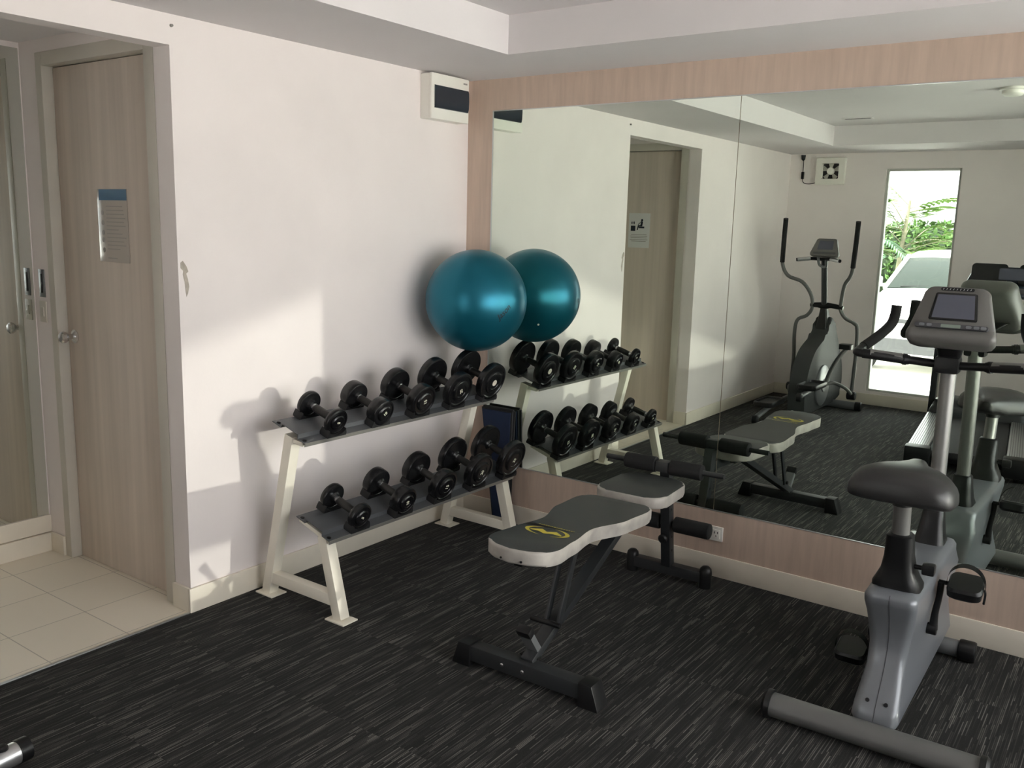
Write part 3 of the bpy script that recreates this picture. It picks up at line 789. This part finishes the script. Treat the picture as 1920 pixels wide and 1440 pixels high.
for x in (-.028, .030):
    b = new(); lathe(b, [(0, .007), (.002, .006), (.002, 0)], (x, .0535, .140), (0, -1, .55), 12); obj('screw', b, 'black', body)
def boot(name, y, zs, parent):
    b = new(); secs = []
    for z, w, d, dy in zs: secs.append([(px, y + py + dy, z) for px, py in rrect(w, d, min(w, d) * .6, 5)])
    loft(b, secs); return obj(name, b, 'black', parent, sharp=50)
boot('seat_boot', .160, [(.480, .076, .070, .055), (.510, .076, .070, .052), (.530, .066, .064, .047), (.562, .052, .055, .040), (.61, .044, .048, .028), (.685, .040, .042, .010), (.690, .034, .036, .010)], bike)
b = new(); cyl(b, (0, .178, .64), (0, .146, .815), .0275, 24); obj('seat_post', b, 'post', bike)
b = new(); cyl(b, (.04, .19, .580), (.075, .19, .580), .008, 12); box(b, (.072, .172, .561), (.112, .208, .599), .008); obj('seat_knob', b, 'black', bike)
# saddle
b = new(); secs = []
for y, w, zt, zb, droop in ((-.075, .110, .885, .835, .01), (-.060, .146, .911, .824, .018), (-.02, .158, .924, .813, .03), (.05, .164, .926, .811, .034), (.11, .140, .920, .815, .03), (.165, .085, .913, .818, .02), (.22, .045, .908, .835, .012), (.265, .034, .903, .842, .008), (.282, .018, .896, .855, .004)):
    s_ = []
    hz = zb + .026
    for q in range(32):
        a = 2 * PI * q / 32; ca, sa = math.cos(a), math.sin(a); sg_ = 1 if ca >= 0 else -1
        if sa >= 0: x = w * sg_ * abs(ca) ** .74; z = hz + (zt - hz) * sa ** .80
        else: x = w * sg_ * abs(ca) ** .40; z = hz - (hz - zb) * abs(sa) ** .5
        s_.append((x, y + .085, z))
    secs.append(s_)
loft(b, secs); obj('saddle', b, 'saddle', bike, sharp=60)
b = new(); cyl(b, (0, .148, .79), (0, .148, .845), .032, 20); obj('saddle_clamp', b, 'black', bike)
# handlebar stem and console
boot('stem_boot', .762, [(.440, .062, .075, -.02), (.49, .058, .072, -.012), (.53, .048, .056, -.004), (.58, .041, .046, 0), (.625, .037, .039, .003), (.632, .032, .034, .003)], bike).location.x = .008
b = new(); tube(b, [(.010, .762, .52), (.003, .776, 1.20)], .028, 28, 0); obj('stem', b, 'post', bike)
b = new(); hbp = []
Lp = [(-.226, .899, 1.372), (-.228, .893, 1.335), (-.236, .872, 1.300), (-.262, .815, 1.262), (-.298, .735, 1.222), (-.310, .690, 1.207), (-.296, .668, 1.204), (-.24, .680, 1.200), (-.12, .730, 1.187), (0, .748, 1.180)]
Rp = [(-x, y, z) for x, y, z in reversed(Lp[:-1])]
tube(b, Lp + Rp, .0155, 16, 5); hb = obj('handlebar', b, 'black', bike, sharp=60)
for s in (-1, 1):
    g = [(s * -x, y, z) for x, y, z in (( -.2255, .8995, 1.376), (-.228, .893, 1.335), (-.236, .872, 1.300), (-.262, .815, 1.262), (-.298, .735, 1.222))]
    b = new(); tube(b, g, [.0195, .020, .0195, .0195, .019], 18, 5); obj('grip', b, 'foam', bike)
    b = new(); tube(b, [(s * .285, .668, 1.2035), (s * .24, .680, 1.200), (s * .13, .726, 1.188)], .0185, 18, 4); gp = obj('pulse_grip', b, 'black', bike)
    b = new(); tube(b, [(s * .262, .673, 1.2035), (s * .155, .716, 1.1925)], .0188, 18, 0); obj('pulse_plate', b, 'post', gp)
    b = new(); tube(b, [(s * .150, .7175, 1.190), (s * .138, .7225, 1.189)], .0215, 18, 0); obj('clip', b, 'black', gp)
b = new(); box(b, (-.042, .715, 1.150), (.042, .800, 1.212), .012); obj('bar_clamp', b, 'black', bike)
CO = Vector((.014, .672, 1.370)); CU = Vector((0, .40, .917)).normalized(); CR = Vector((1, 0, 0)); CN = CR.cross(CU)
def cpt(u, v, d): return CO + CR * u + CU * v + CN * d
def couter(k, top, bot, wt, wb, r):
    o = []
    for cx, cy, a0 in ((wt - r, top - r, 0), (-wt + r, top - r, 90), (-wb + r, bot + r, 180), (wb - r, bot + r, 270)):
        for q in range(7):
            a = math.radians(a0 + 15 * q); o.append((cx + r * math.cos(a), cy + r * math.sin(a)))
    return o
b = new(); secs = []
for d, g in ((-.075, .030), (-.060, .010), (-.02, .002), (.0, .0), (.010, .002), (.016, .008)):
    secs.append([cpt(x, y, d) for x, y in couter(0, .106 - g, -.108 + g, .112 - g, .146 - g, .038)])
loft(b, secs); con = obj('console', b, 'console', bike, sharp=50)
b = new(); secs = []
for v_, w, d0, d1 in ((-.112, .118, -.05, .006), (-.107, .136, -.05, .020), (-.096, .146, -.04, .032), (-.080, .147, -.03, .034), (-.064, .145, -.02, .026), (-.052, .142, -.02, .017)):
    secs.append([cpt(x, v_, (d0 + d1) / 2 + y) for x, y in rrect(w, (d1 - d0) / 2, .018, 5)])
loft(b, secs); lip = obj('console_lip', b, 'console', con, sharp=50)
b = new(); secs = [[cpt(x, y + .030, d) for x, y in couter(0, .048, -.056, .068 - g, .080 - g, .006)] for d, g in ((.010, 0), (.0185, 0), (.0195, .002))]; loft(b, secs); obj('bezel', b, 'black', con)
b = new(); secs = [[cpt(x, y + .030, d) for x, y in couter(0, .041, -.048, .060, .070, .002)] for d in (.018, .0202)]; loft(b, secs); obj('screen', b, 'screen', con)
b = new(); secs = [[cpt(.09 * 0 + x * 1.0, y - .052, d) for x, y in rrect(.120, .008, .007)] for d in (.015, .0335)]; loft(b, secs); kp = obj('keypad', b, 'cardark', con)
b = new(); secs = [[cpt(x, y - .052, d) for x, y in rrect(.032, .006, .002)] for d in (.030, .0345)]; loft(b, secs); obj('small_lcd', b, 'lcd', kp)
for x in (-.095, -.070, .058, .083, .105):
    b = new(); secs = [[cpt(x + px, py - .052, d) for px, py in rrect(.009, .005, .004)] for d in (.030, .0355)]; loft(b, secs); obj('button', b, 'bikegrey', kp)
b = new(); secs = [[cpt(x, y + .093, d) for x, y in rrect(.055, .006, .0055)] for d in (.014, .0172)]; loft(b, secs); bd = obj('badge', b, 'black', con)
b = new()
for q in range(9):
    x = -.045 + q * .0112; w = .0035
    vs = [b.verts.new(cpt(px, py + .093, .0177)) for px, py in ((x - w, -.003), (x - w + .0016, -.003), (x + .001, .003), (x - .001, .003))]; b.faces.new(vs)
obj('badge_marks', b, 'alu', bd)
b = new(); secs = []
for q, (w, d, z, y) in enumerate(((.036, .030, 1.20, .778), (.045, .035, 1.245, .765), (.085, .040, 1.275, .740), (.110, .030, 1.295, .725))):
    secs.append([(px, y + py, z) for px, py in rrect(w, d, .018, 5)])
loft(b, secs); obj('console_neck', b, 'black', bike, sharp=50)
# cranks and pedals
b = new(); cyl(b, (-.085, .46, .270), (.085, .46, .270), .012, 16); obj('crank_axle', b, 'black', bike)
for s in (-1, 1):
    dz = .175 * s; z1 = .275 + dz; yy = .46 + (.0 if s > 0 else .02)
    b = new()
    tube(b, [(s * .090, .46, .270), (s * .091, .46, .270 + dz * .35), (s * .098, yy, .270 + dz * .7), (s * .100, yy, z1)], [.016, .012, .011, .012], 12, 4, r2=.009 if False else None)
    cyl(b, (s * .070, .46, .270), (s * .103, .46, .270), .021, 18, .003)
    cyl(b, (s * .092, yy, z1), (s * .125, yy, z1), .008, 12)
    obj('crank', b, 'black', bike)
    cx = s * .178; TA = math.radians(14)
    def tl(x, dy, dz): return (x, yy + dy * math.cos(TA) - dz * math.sin(TA), z1 + dy * math.sin(TA) + dz * math.cos(TA))
    b = new(); secs = []
    for zz, g in ((-.026, .012), (-.016, .002), (.010, 0), (.020, .006)): secs.append([tl(cx + px, py, zz) for px, py in rrect(.056 - g, .062 - g, .024)])
    loft(b, secs); pd = obj('pedal', b, 'black', bike)
    b = new(); N_ = 20; o0 = []
    for q in range(N_ + 1):
        a = PI * q / N_; o0.append((cx + .061 * math.cos(a), .086 * math.sin(a) ** .8 if 0 < q < N_ else 0))
    vv = []
    for x, h in o0:
        vv.append([b.verts.new(tl(x, w, h)) for w in (-.014, .014)])
    for p, q in zip(vv, vv[1:]): b.faces.new((p[0], p[1], q[1], q[0]))
    bmesh.ops.solidify(b, geom=b.faces[:], thickness=.0025); obj('strap', b, 'rubber', pd)
    b = new(); tube(b, [(cx + s * .056, yy + .02, z1 - .002), (cx + s * .060, yy + .02, z1 - .02), (cx + s * .058, yy + .022, z1 - .055)], .004, 8, 3); obj('strap_end', b, 'rubber', pd)

# ------------------------------------------------------------------ elliptical trainer (far corner, seen in the mirror)
el = thing('elliptical_trainer', 'grey elliptical trainer with tall swing arms in the far corner, seen in the mirror', 'elliptical', (.66, -4.2, 0))
def ew(name, b, m, p=None, **k): return objw(name, b, m, p or el, el, **k)
PR = [(-3.86, .06), (-4.75, .06), (-4.90, .10), (-4.93, .25), (-4.88, .42), (-4.76, .58), (-4.62, .74), (-4.53, .86), (-4.44, .88), (-4.40, .80), (-4.30, .71), (-4.15, .655), (-4.03, .60), (-3.93, .50), (-3.86, .36), (-3.84, .20)]
PS = [(p.x, p.y) for p in smooth_path([(y, z, 0) for y, z in PR] + [(PR[0][0], PR[0][1], 0)], 3)][:-1]
b = new(); prism(b, PS, 'x', .585, .735, .028, seg=3); shell = ew('body_shell', b, 'ellgrey', sharp=50)
for x, s in ((.735, 1), (.585, -1)):
    b = new(); lathe(b, [(0, .19), (.012, .187), (.018, .175), (.018, .06), (.026, .055), (.026, 0)], (x, -4.30, .27), (s, 0, 0), 40); ew('crank_disc', b, 'steel2', shell)
b = new(); tube(b, [(.66, -4.45, .84), (.66, -4.425, .97), (.66, -4.33, 1.33), (.66, -4.30, 1.42)], .026, 20, 2); ew('mast', b, 'steel', sharp=50)
b = new(); loft(b, [[(.66 + px, -4.47 + py + dy, z) for px, py in rrect(w, d, .02)] for z, w, d, dy in ((.74, .055, .10, 0), (.84, .045, .075, .01), (.92, .036, .045, .03), (.96, .030, .034, .04))]); ew('mast_boot', b, 'black', sharp=50)
b = new(); tube(b, [(.535, -4.425, .985), (.60, -4.425, .99), (.66, -4.425, .985), (.72, -4.425, .99), (.83, -4.425, .975)], [.020, .024, .034, .024, .020], 16, 3); ew('pivot_axle', b, 'black')
EO = Vector((.69, -4.22, 1.515)); EU = Vector((0, -.42, .907)).normalized(); EN = Vector((1, 0, 0)).cross(EU) * -1
if EN.y < 0: EN = -EN
def ep(u, v, d): return EO + Vector((1, 0, 0)) * u + EU * v + EN * d
b = new(); loft(b, [[ep(x, y, d) for x, y in couter(0, .085 - g, -.085 + g, .095 - g, .128 - g, .025)] for d, g in ((-.055, .03), (-.04, .008), (.0, 0), (.012, .004))]); ec = ew('console', b, 'console', sharp=50)
b = new(); loft(b, [[ep(x, y + .018, d) for x, y in couter(0, .042, -.042, .062, .068, .005)] for d in (.008, .0135)]); ew('screen', b, 'screen', ec)
b = new(); loft(b, [[ep(x, y - .057, d) for x, y in rrect(.10, .010, .008)] for d in (.008, .0135)]); ew('keypad', b, 'cardark', ec)
b = new(); tube(b, [(.445, -4.19, 1.400), (.56, -4.23, 1.415), (.66, -4.27, 1.41), (.74, -4.23, 1.415), (.835, -4.19, 1.402)], .015, 12, 3); fh = ew('fixed_handle', b, 'black')
for a_, c_ in (((.455, -4.193, 1.401), (.56, -4.23, 1.415)), ((.825, -4.193, 1.403), (.74, -4.23, 1.415))):
    b = new(); tube(b, [a_, c_], .0175, 12, 0); ew('pulse_grip', b, 'alu', fh)
b = new(); tube(b, [(.63, -4.22, 1.43), (.635, -4.26, 1.36), (.69, -4.27, 1.345), (.70, -4.24, 1.40)], .012, 10, 4); ew('cable_loop', b, 'steel2')
ER = [(.955, -4.208, 1.743), (.933, -4.27, 1.54), (.91, -4.327, 1.345), (.885, -4.35, 1.26), (.840, -4.371, 1.185), (.812, -4.412, 1.044), (.810, -4.426, .955), (.857, -4.433, .885), (.935, -4.438, .845), (.965, -4.444, .789), (.966, -4.47, .532), (.952, -4.50, .193)]
EL = [(.319, -4.20, 1.759), (.295, -4.26, 1.56), (.276, -4.314, 1.37), (.325, -4.348, 1.248), (.460, -4.363, 1.195), (.535, -4.399, 1.085), (.552, -4.423, .965), (.505, -4.431, .885), (.420, -4.435, .835), (.398, -4.447, .70), (.402, -4.47, .472), (.389, -4.494, .215)]
for P_ in (ER, EL):
    b = new(); tube(b, P_, .0165, 14, 5); arm = ew('swing_arm', b, 'bikepaint', sharp=60)
    b = new(); tube(b, [Vector(P_[0]) + Vector((0, 0, .004)), P_[1], P_[2]], .0215, 14, 4); ew('grip', b, 'foam', arm)
    b = new(); lathe(b, [(0, .032), (.006, .038), (.07, .038), (.076, .032), (.076, 0)], Vector(P_[-1]) + Vector((-.038, .0, -.02)), (1, 0, 0), 20); ew('pivot', b, 'black', arm)
# link arms, pedals
b = new(); tube(b, [(.93, -4.36, .635), (.885, -4.33, .58), (.83, -4.25, .45), (.80, -4.18, .30)], [.02, .034, .036, .03], 14, 5, r2=.016); lk = ew('link_arm', b, 'bikepaint', sharp=60)
b = new(); loft(b, [[(.905 + px, -4.36 + py, z) for px, py in rrect(.055, .05, .02)] for z in (.615, .66)]); ew('link_cap', b, 'black', lk)
b = new(); tube(b, [(.80, -4.18, .30), (.86, -4.24, .315), (.93, -4.36, .26), (.955, -4.48, .19)], .016, 12, 5); ew('connecting_rod', b, 'bikepaint')
b = new(); tube(b, [(.52, -4.15, .16), (.46, -4.24, .20), (.41, -4.38, .21), (.39, -4.48, .20)], .016, 12, 5); ew('connecting_rod', b, 'bikepaint')
for x, y, z, zz in ((.80, -3.80, .335, .30), (.50, -3.62, .175, .16)):
    b = new(); tube(b, [(x, -4.18, zz), (x, y - .1, z - .03), (x, y + .3, z - .05 if z > .3 else .09)], .022, 14, 4); pa = ew('pedal_arm', b, 'steel2', sharp=60)
    b = new(); loft(b, [[(x + px * g, y + py * g, z + dz) for px, py in rrect(.085, .19, .05)] for dz, g in ((-.015, .94), (0, 1), (.022, 1), (.030, .96), (.030, .86), (.012, .82))]); ew('foot_plate', b, 'black', pa)
    b = new(); lathe(b, [(0, .03), (.004, .038), (.04, .038), (.044, .03), (.044, 0)], (x - .022, y + .31, .075 if z < .3 else z - .055), (1, 0, 0), 20); ew('roller', b, 'black', pa)
b = new(); tube(b, [(.37, -4.72, .04), (.95, -4.72, .04)], .038, 18, 0); ew('front_stabilizer', b, 'steel2', sharp=50)
for s, x in ((-1, .38), (1, .94)):
    b = new(); lathe(b, [(0, .042), (.05, .042), (.056, .034), (.056, 0)], (x, -4.72, .04), (s, 0, 0), 20); ew('end_cap', b, 'black')
b = new(); box(b, (.62, -4.85, .03), (.70, -3.9, .075), .006); ew('base_beam', b, 'steel')
# tail: brushed tube reaching back towards the camera
b = new(); tube(b, [(.640, -3.95, .055), (.600, -3.40, .05), (.533, -2.775, .044)], .0345, 24, 3); tl = ew('tail_tube', b, 'alu', sharp=50)
b = new(); tube(b, [(.5345, -2.79, .044), (.5315, -2.755, .044)], [.037, .036], 24, 0); ew('end_cap', b, 'black', tl)
b = new(); lathe(b, [(0, .019), (.008, .018), (.013, .012), (.014, 0)], (.5385, -2.832, .0765), (0, 0, 1), 20); ew('rubber_bump', b, 'black', tl)

# ------------------------------------------------------------------ treadmill (seen in the mirror)
tm = thing('treadmill', 'black treadmill with bright side rails beyond the bike, seen in the mirror', 'treadmill', (2.19, -2.86, 0), (0, 0, math.radians(-6)))
b = new(); box(b, (-.24, -1.40, .115), (.24, -.02, .150), .008); obj('belt', b, 'rubber_dull', tm)
b = new(); box(b, (-.30, -1.50, .06), (.30, -.06, .115), .006); obj('deck_frame', b, 'steel', tm)
for s in (-1, 1):
    b = new(); x0, x1 = sorted((s * .245, s * .385)); box(b, (x0, -1.45, .07), (x1, -.05, .165), .012); rl_ = obj('side_rail', b, 'alu', tm)
    b = new()
    for q in range(8):
        x = s * (.262 + q * .015); box(b, (x - .0025, -1.44, .164), (x + .0025, -.06, .1675))
    obj('grip_ribs', b, 'steel2', rl_)
    b = new(); x0, x1 = sorted((s * .225, s * .395)); box(b, (x0, -.060, .035), (x1, .055, .174), .016); rc = obj('rear_cap', b, 'black', tm)
    b = new(); box(b, (s * .345 - .03, -.048, .1715), (s * .345 + .03, -.020, .1728)); obj('warning_sticker', b, 'yellow', rc)
    b = new(); cyl(b, (s * .30, -.02, .033), (s * .37, -.02, .033), .033, 20, .004); obj('foot_wheel', b, 'rubber_dull', tm)
    b = new(); box(b, (s * .34 - .02, -1.70, 0), (s * .34 + .02, -1.40, .05), .004); obj('front_foot', b, 'rubber_dull', tm)
    b = new(); bar(b, (s * .375, -1.62, .08), (s * .355, -1.46, 1.16), .05, .075, (0, 1, 0), .008); obj('upright', b, 'steel', tm)
    b = new(); tube(b, [(s * .355, -1.46, 1.10), (s * .36, -1.30, 1.08), (s * .36, -1.06, 1.03), (s * .355, -.98, .99)], .019, 14, 4); obj('handrail', b, 'foam', tm)
b = new(); cyl(b, (-.24, -.02, .118), (.24, -.02, .118), .032, 20); obj('rear_roller', b, 'black', tm)
b = new(); secs = [[(px, -1.60 + py, z) for px, py in rrect(w, d, .08)] for z, w, d in ((.06, .38, .19), (.18, .38, .19), (.25, .35, .165), (.285, .30, .12))]; loft(b, secs); obj('motor_hood', b, 'steel', tm, sharp=50)
TO = Vector((.13, -1.42, 1.29)); TU = Vector((0, -.45, .893)).normalized(); TN = Vector((0, .893, .45))
def tp(u, v, d): return TO + Vector((1, 0, 0)) * u + TU * v + TN * d
b = new(); loft(b, [[tp(x, y, d) for x, y in couter(0, .135 - g, -.13 + g, .30 - g, .36 - g, .05)] for d, g in ((-.08, .05), (-.05, .01), (.0, 0), (.015, .008))]); tc_ = obj('console', b, 'smoke', tm, sharp=50)
for x in (-.17, .17):
    b = new(); loft(b, [[tp(x + px, y + .05, d) for px, y in rrect(.13, .085, .03)] for d in (.0, .045, .055)]); obj('speaker_pod', b, 'black', tc_, sharp=50)
b = new(); loft(b, [[tp(px, y + .045, d) for px, y in rrect(.10, .05, .01)] for d in (.01, .058)]); obj('screen', b, 'screen', tc_)
b = new(); loft(b, [[tp(px, y - .08, d) for px, y in rrect(.25, .022, .01)] for d in (.01, .022)]); obj('keypad', b, 'cardark', tc_)

# ------------------------------------------------------------------ outdoors beyond the tall window
b = new(); box(b, (-22, -40, -.15), (30, -LB - .14, -.03)); box(b, (XR + .12, -LB - .14, -.15), (30, 20, -.03)); struct('ground', b, 'pave', 'pale concrete paving outside the tall window', 'ground')
car = thing('car', 'white parked car outside the tall window, seen in the mirror', 'car', (.97, -7.35, -.03))
# longitudinal stations: distance behind the nose, half width at sill / waist, waist height
b = new(); secs = []
ST_ = [(.0, .58, .40, .66, .26), (.03, .68, .34, .72, .24), (.10, .78, .28, .79, .22), (.28, .83, .24, .86, .20), (.65, .84, .20, .93, .20), (1.02, .84, .20, 1.00, .20), (2.2, .84, .20, 1.02, .20), (3.4, .84, .22, 1.04, .22), (3.75, .80, .28, 1.02, .28), (3.85, .70, .40, .95, .40)]
for d, w, zb, zt, _ in ST_:
    zm = zb + (zt - zb) * .55; y = -d
    secs.append([(x, y, z) for x, z in ((-w * .93, zb), (-w, zb + .08), (-w, zm), (-w * .965, zt - .09), (-w * .87, zt - .015), (-w * .45, zt + .012), (0, zt + .02), (w * .45, zt + .012), (w * .87, zt - .015), (w * .965, zt - .09), (w, zm), (w, zb + .08), (w * .93, zb), (0, zb - .02))])
loft(b, secs); cb = obj('car_body', b, 'carpaint', car, sharp=40)
def gh(d, w0, z0, w1, z1):
    y = -d; return [(-w0, y, z0), (-w1, y, z1), (-w1 * .55, y, z1 + .018), (w1 * .55, y, z1 + .018), (w1, y, z1), (w0, y, z0)]
b = new(); loft(b, [gh(1.0, .72, .985, .715, .995), gh(1.62, .755, 1.0, .60, 1.385), gh(1.9, .76, 1.0, .60, 1.43), gh(2.9, .76, 1.02, .60, 1.44), gh(3.3, .75, 1.02, .58, 1.38), gh(3.72, .72, 1.02, .70, 1.05)])
obj('car_windows', b, 'carglass', car, sharp=30)
b = new(); loft(b, [[(x, -d, z) for x, z in ((-w, z0 - .012), (-w * .92, z0 + .018), (-w * .5, z0 + .034), (w * .5, z0 + .034), (w * .92, z0 + .018), (w, z0 - .012))] for d, w, z0 in ((1.60, .605, 1.385), (1.72, .62, 1.418), (1.95, .625, 1.440), (2.9, .625, 1.445), (3.32, .60, 1.395))])
obj('car_roof', b, 'carpaint', car)
for s in (-1, 1):
    b = new(); bar(b, (s * .735, -.99, .985), (s * .615, -1.64, 1.405), .05, .045, (0, 0, 1), .012); obj('windscreen_pillar', b, 'carpaint', car)
    b = new(); bar(b, (s * .61, -3.28, 1.40), (s * .74, -3.74, 1.03), .06, .05, (0, 0, 1), .012); obj('rear_pillar', b, 'carpaint', car)
    b = new(); secs = [[(s * (.60 + px), -.085 - d, .705 + pz) for px, pz in rrect(.13, .07, .05)] for d in (-.02, .05, .20)]; loft(b, secs); obj('headlamp', b, 'alu', car)
    for d in (.62, 3.08):
        b = new(); lathe(b, [(0, .20), (.0, .27), (.02, .300), (.15, .300), (.17, .27), (.17, 0)], (s * .69, -d, .30), (s, 0, 0), 32); wh = obj('wheel', b, 'tyre', car)
        b = new(); lathe(b, [(.160, .19), (.178, .18), (.178, .05), (.185, 0)], (s * .69, -d, .30), (s, 0, 0), 24); obj('hubcap', b, 'alu', wh)
    b = new(); box(b, (s * .90 - .085, -1.22, 1.00), (s * .90 + .085, -1.12, 1.13), .03); box(b, (s * .82 - .06, -1.19, 1.0), (s * .82 + .06, -1.15, 1.04), .008); obj('side_mirror', b, 'carpaint', car)
b = new(); loft(b, [[(px, d, .37 + pz) for px, pz in rrect(.56, .085, .06)] for d in (-.10, .018, .026)]); gr = obj('lower_grille', b, 'cardark', car)
b = new(); loft(b, [[(px, d, .665 + pz) for px, pz in rrect(.34, .025, .02)] for d in (-.10, .012, .018)]); obj('upper_grille', b, 'cardark', car)
b = new(); box(b, (-.20, .0, .49), (.20, .030, .60), .006); lp = obj('number_plate', b, 'white', car)
text_mesh('plate_character', '9', .095, 'cardark', lp, frame_mtx((.135, .031, .545), (-1, 0, 0), (0, 0, 1)))
for x0, x1 in ((-.55, .05), (.0, .6)):
    b = new(); tube(b, [(x0, -1.02, 1.02), ((x0 + x1) / 2, -1.05, 1.035), (x1, -1.12, 1.065)], .010, 8, 3); obj('wiper', b, 'black', car)
# hedge and plants
def leaves(b, pts, size, flat=.0, rnd=random):
    for p in pts:
        n = Vector((rnd.uniform(-1, 1), rnd.uniform(-1, 1), rnd.uniform(-.3, 1))).normalized()
        t = n.cross(Vector((rnd.uniform(-1, 1), rnd.uniform(-1, 1), rnd.uniform(-1, 1)))).normalized(); s = n.cross(t)
        L_ = size * rnd.uniform(.6, 1.3); w = L_ * .45; p = Vector(p)
        v = [b.verts.new(q) for q in (p - t * L_ * .5, p + s * w * .5 - t * L_ * .05, p + t * L_ * .5 + n * L_ * .1, p - s * w * .5 - t * L_ * .05)]
        b.faces.new(v)
random.seed(11)
def shrub(name, lab, cat, x, y, rx, ry, h, n, size, m, group=None, seed=1):
    rnd = random.Random(seed); t = thing(name, lab, cat, (x, y, -.03), group=group)
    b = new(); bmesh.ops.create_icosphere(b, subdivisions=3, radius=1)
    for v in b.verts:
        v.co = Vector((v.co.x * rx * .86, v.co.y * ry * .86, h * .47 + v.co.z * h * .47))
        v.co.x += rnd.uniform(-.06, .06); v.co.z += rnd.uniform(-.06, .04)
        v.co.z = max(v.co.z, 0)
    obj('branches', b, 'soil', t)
    b = new(); pts = []
    for q in range(n):
        d = Vector((rnd.gauss(0, 1), rnd.gauss(0, 1), rnd.gauss(0, 1))).normalized() * rnd.uniform(.86, 1.06)
        pts.append((d.x * rx, d.y * ry, max(.05, h * .48 + d.z * h * .5)))
    leaves(b, pts, size, rnd=rnd); obj('foliage', b, m, t, recalc=False)
    return t
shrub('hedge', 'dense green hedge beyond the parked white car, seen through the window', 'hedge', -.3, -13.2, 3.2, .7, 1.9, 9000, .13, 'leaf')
tr = thing('young_tree', 'young slim-trunked tree with feathery leaves beyond the parked car', 'tree', (-.36, -11.3, -.03))
b = new(); tube(b, [(0, 0, 0), (.02, 0, .6), (.06, 0, 1.2), (.11, 0, 1.8), (.14, 0, 2.2)], [.045, .04, .035, .03, .02], 10, 3); obj('trunk', b, 'bark', tr)
rnd = random.Random(4); bb_ = new(); bl = new()
for q in range(17):
    a = rnd.uniform(0, 2 * PI); z0 = rnd.uniform(1.25, 2.2); L_ = rnd.uniform(.5, 1.1); up = rnd.uniform(.05, .7)
    p0 = Vector((.05 + z0 * .04, 0, z0)); p1 = p0 + Vector((math.cos(a) * L_ * .6, math.sin(a) * L_ * .6, up * .6)); p2 = p0 + Vector((math.cos(a) * L_, math.sin(a) * L_, up * .55))
    tube(bb_, [p0, p1, p2], [.010, .007, .004], 6, 4)
    P = smooth_path([p0, p1, p2], 8); side = Vector((-math.sin(a), math.cos(a), .15))
    for i_, p in enumerate(P[3:]):
        for s in (-1, 1):
            d = (side * s + (P[-1] - P[0]).normalized() * .5).normalized(); L2 = .26 * rnd.uniform(.7, 1.2); w = L2 * .2
            nn = d.cross(Vector((0, 0, 1))).normalized()
            vs = [bl.verts.new(k) for k in (p, p + d * L2 * .5 + nn * w, p + d * L2 + Vector((0, 0, -.03)), p + d * L2 * .5 - nn * w)]; bl.faces.new(vs)
obj('branches', bb_, 'bark', tr); obj('foliage', bl, 'leaf2', tr, recalc=False)
fp = thing('fern_palm', 'bluish feathery palm left of the slim tree outside the window', 'palm', (-.80, -10.5, -.03))
b = new(); tube(b, [(0, 0, 0), (.0, 0, .9), (.02, 0, 1.25)], [.05, .045, .03], 10, 3); obj('stem', b, 'bark', fp)
b = new()
for q in range(12):
    a = 2 * PI * q / 12 + .2; L_ = .8; p0 = Vector((.02, 0, 1.25))
    P = smooth_path([p0, p0 + Vector((math.cos(a) * L_ * .5, math.sin(a) * L_ * .5, .35)), p0 + Vector((math.cos(a) * L_, math.sin(a) * L_, .10))], 12)
    side = Vector((-math.sin(a), math.cos(a), 0)); dr = Vector((math.cos(a), math.sin(a), 0))
    for p in P[3:]:
        for s in (-1, 1):
            d = (side * s + dr * .4 + Vector((0, 0, -.35))).normalized(); L2 = .24; nn = Vector((0, 0, 1)).cross(d).normalized() * .012
            vs = [b.verts.new(k) for k in (p - nn, p + d * L2 * .5 - nn * 1.3, p + d * L2, p + nn)]; b.faces.new(vs)
obj('fronds', b, 'leaf3', fp, recalc=False)

# added unseen sheet outside the glazing: its sloping edge trims the low glint
blocker = thing('light_blocker', 'added unseen sheet blocking low light outside the glazed front', 'light_blocker', (14.0, 1.7, -.03))
b = new(); e = lambda y: max(.5, 1.26 + (y + .39) * .39)
prism(b, [(-3.9, e(-3.9)), (1.3, e(1.3)), (1.3, 2.8), (-3.9, 2.8)], 'x', -.02, .02); obj('blocker_sheet', b, 'cream', blocker)
for y in (-3.92, 1.32):
    b = new(); cyl(b, (.0, y, 0), (.0, y, 2.85), .03, 12); obj('post', b, 'steel2', blocker)
